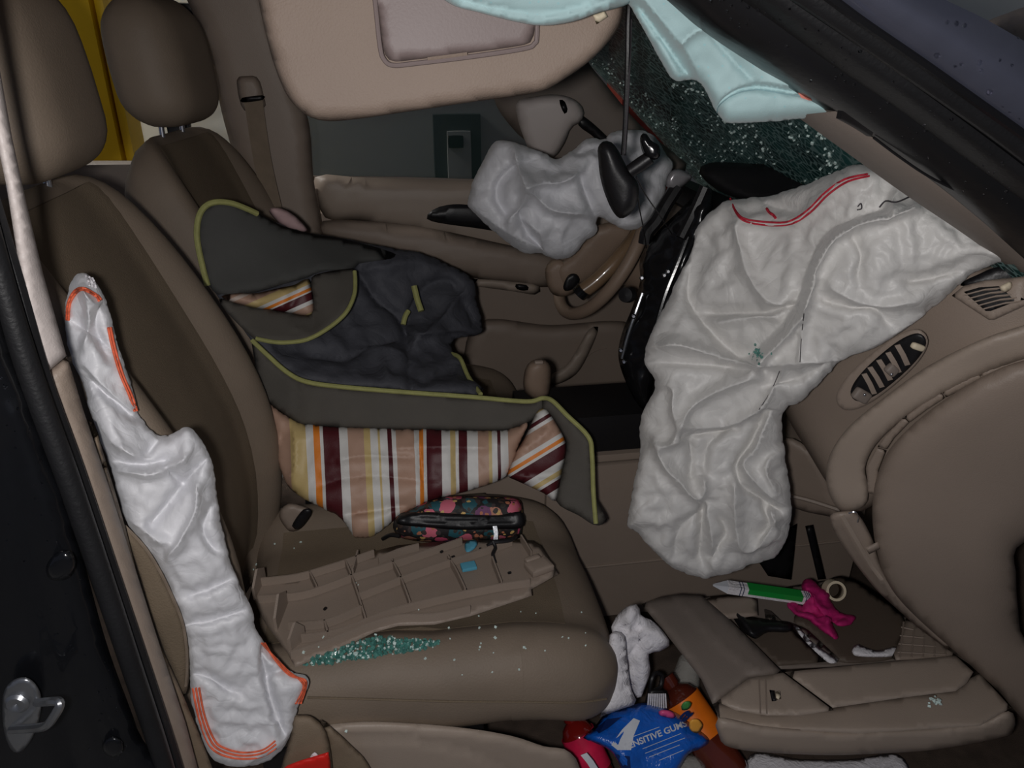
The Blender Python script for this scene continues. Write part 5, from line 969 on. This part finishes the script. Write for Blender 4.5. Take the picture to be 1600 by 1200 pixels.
bits('glass_crumbs', [PY(1462+rng.gauss(0, 6), 1096+rng.gauss(0, 4), gz(1462, 1096, .375)-.006) for k in range(16)], .003, .006, clearshard, gb_)

# things on the glove box
t = thing('toothpaste_carton', 'white and green carton lying across the glove box bin', 'carton', tuple(PY(1200, 930, 1.10)))
A_, B_ = PZ(1114, 914, .40), PZ(1270, 936, .372); ax = (B_-A_)/np.linalg.norm(B_-A_); L_ = np.linalg.norm(B_-A_); upv = np.array([0, 0, 1.])-ax*ax[2]; upv /= np.linalg.norm(upv); sv = np.cross(ax, upv)
def cbox(name, s0, s1, w, h, mat, off=0.):
    V = []
    for s in (s0, s1):
        k = .15 if (s == 0) else 1
        for a, b in ((-1, -1), (1, -1), (1, 1), (-1, 1)): V.append(A_+ax*L_*s+sv*a*w*k/2+upv*(b*h*k/2+off))
    return mesh(name, V, [(0, 1, 2, 3), (7, 6, 5, 4), (0, 1, 5, 4), (1, 2, 6, 5), (2, 3, 7, 6), (3, 0, 4, 7)], mat, t, False)
cbox('crimped_end', 0, .14, .021, .018, paleprint); cbox('carton_body', .1401, 1, .022, .019, papr); cbox('green_band', .34, .88, .0232, .013, greenp, .0036)
for s in (.26, .29, .91, .93, .95): cbox('printed_line', s, s+.008, .0225, .0195, navyp)
t = pillow('magenta_cloth', [(x, y, gz(x, y, 0.362)) for x, y in [(1228, 942), (1240, 938), (1256, 944), (1252, 920), (1254, 906), (1270, 905), (1282, 918), (1296, 926), (1298, 936), (1312, 955), (1338, 962), (1330, 976), (1314, 980), (1300, 972), (1312, 992), (1306, 999), (1286, 988), (1262, 970), (1240, 960)]], pinkf, None, .025, .015, 12, creases=[([(1260, 912), (1280, 945), (1310, 990)], 5, .014), ([(1235, 945), (1270, 955), (1330, 968)], 5, -.014)], wr=(.006, 40, 3), step=5, cr=dict(slack=.22, seed=4, amp=.005), sub=1); tag(t.obj, 'crumpled magenta cloth glove beside the tape roll', 'cloth')
lo = lathe_open('tape_roll', [(.016, -.013), (.0215, -.013), (.0215, .013), (.016, .013)], PZ(1303, 922, .371), (-.15, -.85, .5), tapem); tag(lo, 'cream roll of tape behind the magenta cloth', 'tape')
t = pillow('black_cloth_scrap', [(x, y, gz(x, y, 0.360)) for x, y in [(1142, 958), (1150, 952), (1168, 962), (1200, 968), (1232, 972), (1240, 980), (1230, 988), (1200, 988), (1182, 998), (1174, 996), (1158, 984)]], blackp, None, .02, .01, 10, creases=[([(1150, 955), (1165, 975), (1178, 996)], 4, .014)], wr=(.005, 40, 2), step=5); tag(t.obj, 'crumpled black scrap lying in the open glove box bin', 'scrap')
t = pillow('paper_strip', [(x, y, gz(x, y, 0.370)) for x, y in [(1240, 978), (1252, 984), (1268, 1002), (1290, 1018), (1310, 1032), (1296, 1036), (1276, 1020), (1256, 1000)]], papr, None, .004, .004, 4, step=5); tag(t.obj, 'narrow strip of white paper on the edge of the bin', 'paper')
t = pillow('tissue_scrap', [(x, y, gz(x, y, 0.358)) for x, y in [(1332, 1012), (1340, 1006), (1350, 1010), (1372, 1016), (1400, 1010), (1398, 1024), (1370, 1027), (1338, 1025), (1331, 1018)]], papr, None, .008, .005, 5, wr=(.003, 50, 3), step=4); tag(t.obj, 'twisted white tissue scrap beside the ribbed corner', 'tissue')

# ================================================================== LITTER IN THE FOOTWELL
def lay(name, pts, mat, label, cat, Yf, **k):
    k.setdefault('front', .02); k.setdefault('back', .02); k.setdefault('edge', 14); k.setdefault('step', 6)
    s = pillow(name, [(x, y, Yf(x, y)) for x, y in pts], mat, None, **k); tag(s.obj, label, cat); return s
yz = lambda z: (lambda x, y: float(PZ(x, y, z)[1]))
lay('tissue', [(957, 974), (970, 955), (986, 945), (998, 946), (1002, 962), (1022, 972), (1047, 1004), (1030, 1018), (1014, 1022), (1016, 1050), (1004, 1084), (998, 1094), (984, 1070), (974, 1030), (962, 1000), (955, 984)], papr, 'crumpled white tissue standing between seat cushion and glove box', 'tissue', lambda x, y: 1.056-(y-945)*.00045, back=.032, creases=[([(986, 948), (985, 980), (1000, 1000), (1016, 1020)], 5, .018), ([(960, 980), (990, 985), (1020, 975)], 5, -.016), ([(1000, 1000), (985, 1030), (1000, 1085)], 5, -.014), ([(1003, 960), (1008, 985), (1044, 1003)], 4, .012)], wr=(.006, 25, 3), step=8, cr=dict(slack=.10, seed=4))
lay('paper_bag', [(952, 992), (975, 992), (980, 1030), (986, 1075), (994, 1098), (970, 1108), (940, 1120), (935, 1128), (946, 1092), (953, 1050)], papr, 'folded white paper bag leaning against the seat cushion', 'paper bag', lambda x, y: .992-(y-990)*.0005, creases=[([(968, 995), (970, 1050), (985, 1100)], 5, -.012)], wr=(.004, 20, 5), step=8, cr=dict(slack=.06, seed=9))
c0, c1 = PY(1078, 1030, 1.19), PY(1066, 1090, 1.12); axc = (c1-c0)/np.linalg.norm(c1-c0); hl = np.linalg.norm(c1-c0)
cup = lathe_open('plastic_cup', [(.022, 0), (.024, .004), (.036, hl), (.0375, hl+.003), (.0345, hl), (.021, .003)], c0, axc, clearp); tag(cup, 'clear plastic cup lying beside the glove box arm', 'cup')
t = thing('hair_brush', 'black handled brush with white bristles above the blue packet', 'brush', tuple(PY(1025, 1105, .99)))
tube('brush_handle', pyline([(1014, 1088, 1.0), (1018, 1062, 1.01), (1024, 1052, 1.02), (1034, 1056, 1.02), (1032, 1072, 1.01), (1022, 1080, 1.0)]), .0045, blackp, t, 8)
pillow('brush_head', [(1008, 1096, .985), (1014, 1080, .99), (1028, 1078, .99), (1042, 1082, .99), (1046, 1104, .985), (1030, 1110, .98), (1014, 1106, .98)], blackp, t, .004, .015, 5, step=5)
for k in range(9): tube('bristle', [PY(1012+k*3.6, 1106, .97), PY(1014+k*3.2, 1084, .978)], .0016, papr, t, 5)
# bottles
def bottle(label, p0, p1, R, liquid, lab, cap):
    a = p1-p0; L = np.linalg.norm(a); t = thing('soda_bottle', label, 'bottle', tuple((p0+p1)/2-np.array([0, 0, R])))
    lathe('bottle_body', [(0, 0), (R*.8, 0), (R*.95, .008), (R, .02), (R*.96, L*.3), (R, L*.5), (R, L*.80), (R*.75, L*.90), (R*.36, L*.95), (R*.36, L), (0, L)], p0, a, liquid, t, 24)
    lathe_open('label', [(R*.985, L*.42), (R*1.02, L*.42), (R*1.03, L*.62), (R*1.02, L*.82), (R*.985, L*.82)], p0, a, lab, t, 24)
    lathe('cap', [(0, L*.965), (R*.42, L*.965), (R*.42, L+.012), (0, L+.012)], p0, a, cap, t, 16)
    return t
a_, b_ = PY(1146, 1218, .90), PY(1046, 1066, 1.04); ob = bottle('brown soda bottle with orange fruit label under the glove box', a_, b_, .04, cola, lblor, cola)
c_, d_ = PY(958, 1262, .90), PY(890, 1120, 1.0); rb = bottle('bottle with crimson label wedged below the seat cushion', c_, d_, .033, redw, lblred, redw)
strap('label_band', [PY(912, 1178, .895), PY(922, 1190, .885), PY(932, 1206, .88)], (.011, .0, .004), .002, paleprint, rb)
pillow('label_leaf', [(1064, 1104, 0.938), (1070, 1096, 0.938), (1080, 1098, 0.936), (1076, 1108, 0.934), (1066, 1110, 0.936)], greenleaf, ob, .002, .004, 3, step=4)
pillow('label_fruit', [(1078, 1126, 0.917), (1090, 1124, 0.916), (1098, 1134, 0.914), (1090, 1146, 0.912), (1078, 1140, 0.914)], M('fruit_slice_print', (250, 176, 70), .4), ob, .002, .004, 4, step=4)
# blue packet
bl = pillow('blue_packet', [(911, 1153, .93), (930, 1134, .95), (948, 1114, .97), (980, 1104, .975), (1008, 1098, .98), (1035, 1106, .97), (1058, 1115, .96), (1080, 1132, .94), (1108, 1156, .91), (1094, 1170, .90), (1076, 1178, .89), (1062, 1200, .875), (1040, 1230, .86), (990, 1230, .86), (958, 1178, .895), (928, 1160, .915)], bluep, None, .022, .008, 18, creases=[([(1000, 1105), (985, 1130), (960, 1160)], 5, .006), ([(1080, 1135), (1050, 1150), (1000, 1190)], 6, -.004)], wr=(.004, 25, 4), step=6)
bo = tag(bl.obj, 'shiny blue packet with white lettering on the floor litter', 'packet')
def patch(name, sheet, pts, mat, parent, lift=.0015, step=5):
    R = [tuple(p) for p in pts]; q = [sheet.at(p[0], p[1], lift) for p in R]; b = [sheet.at(p[0], p[1], -.002) for p in R]; n = len(R)
    return mesh(name, q+b, [tuple(range(n)), tuple(range(2*n-1, n-1, -1))]+[(i, (i+1) % n, n+(i+1) % n, n+i) for i in range(n)], mat, parent, False)
patch('red_stain', ca, [(1234, 124), (1250, 134), (1270, 147), (1285, 157), (1264, 157), (1252, 153), (1245, 142)], mintst, cobj, .004)
patch('white_print', bl, [(990, 1122), (1000, 1126), (990, 1150), (986, 1172), (965, 1172), (955, 1164), (972, 1140)], paleprint, bo, .004)
patch('navy_print', bl, [(930, 1140), (948, 1124), (972, 1120), (950, 1138), (936, 1146)], navyp, bo, .004)
patch('navy_print', bl, [(960, 1178), (984, 1182), (986, 1205), (975, 1205)], navyp, bo, .004)
def letters(name, body, p0, p1, size, mat, parent, sheet, lift=.004, slant=0.):
    cu = bpy.data.curves.new(name, 'FONT'); cu.body = body; cu.size = 1; cu.extrude = .02; cu.offset = .025; tmp = bpy.data.objects.new(name, cu); COL.objects.link(tmp); bpy.context.view_layer.update()
    me = tmp.evaluated_get(bpy.context.evaluated_depsgraph_get()).to_mesh(); V = np.array([v.co[:] for v in me.vertices]); F = [tuple(p.vertices) for p in me.polygons]; bpy.data.objects.remove(tmp)
    w = V[:, 0].max(); d = np.array(p1, float)-np.array(p0, float); L = np.linalg.norm(d); d /= L; nrm = np.array([d[1], -d[0]]); out = []
    for v in V:
        q = np.array(p0)+d*(v[0]/w*L)+nrm*(v[1]*size); pt = sheet.at(q[0], q[1], lift+v[2]*.02); out.append(pt)
    return mesh(name, out, F, mat, parent, False)
letters('lettering', 'SENSITIVE GUMS', (978, 1172), (1074, 1134), 14, paleprint, bo, bl)
letters('lettering', 'Advanced Clean', (988, 1151), (1040, 1132), 6, paleprint, bo, bl) if False else None
for k, (x0, y0, x1, y1) in enumerate([(1004, 1170, 1064, 1146), (1008, 1177, 1070, 1153), (1014, 1183, 1062, 1164), (1030, 1188, 1068, 1172), (986, 1152, 1030, 1136)]):
    tube('print_line', [bl.at(x0+(x1-x0)*s, y0+(y1-y0)*s, .004) for s in np.linspace(0, 1, 6)], .0006, paleprint, bo, 4)
# letter a on the orange label
class _S: pass
ls = _S(); ls.at = lambda x, y, l: PY(x, y, .922-(y-1110)*.0006)-np.array([0, l, 0])
letters('label_lettering', 'a', (1066, 1126), (1082, 1112), 22, navyp, ob, ls, .004)
t = pillow('plastic_disc', [(1029, 1112, .945), (1036, 1109, .945), (1048, 1111, .943), (1056, 1118, .94), (1052, 1123, .938), (1040, 1121, .94), (1031, 1118, .943)], M('pink_plastic', (224, 84, 140), .4, .05), None, .006, .006, 4, step=4); tag(t.obj, 'small pink plastic disc on top of the blue packet', 'disc')
t = lay('clear_wrapper', [(1048, 1190), (1070, 1180), (1096, 1186), (1104, 1215), (1080, 1240), (1030, 1240), (1036, 1206)], clearp, 'crinkled clear wrapper below the blue packet', 'wrapper', yz(.212), wr=(.008, 40, 3))
t = lay('white_sheet', [(1172, 1180), (1250, 1186), (1330, 1186), (1400, 1178), (1424, 1210), (1430, 1260), (1180, 1260)], papr, 'white paper sheet on the floor under the glove box lip', 'paper', yz(.14), front=.006, back=.006, wr=(.004, 14, 2), creases=[([(1290, 1185), (1300, 1250)], 8, .006)])
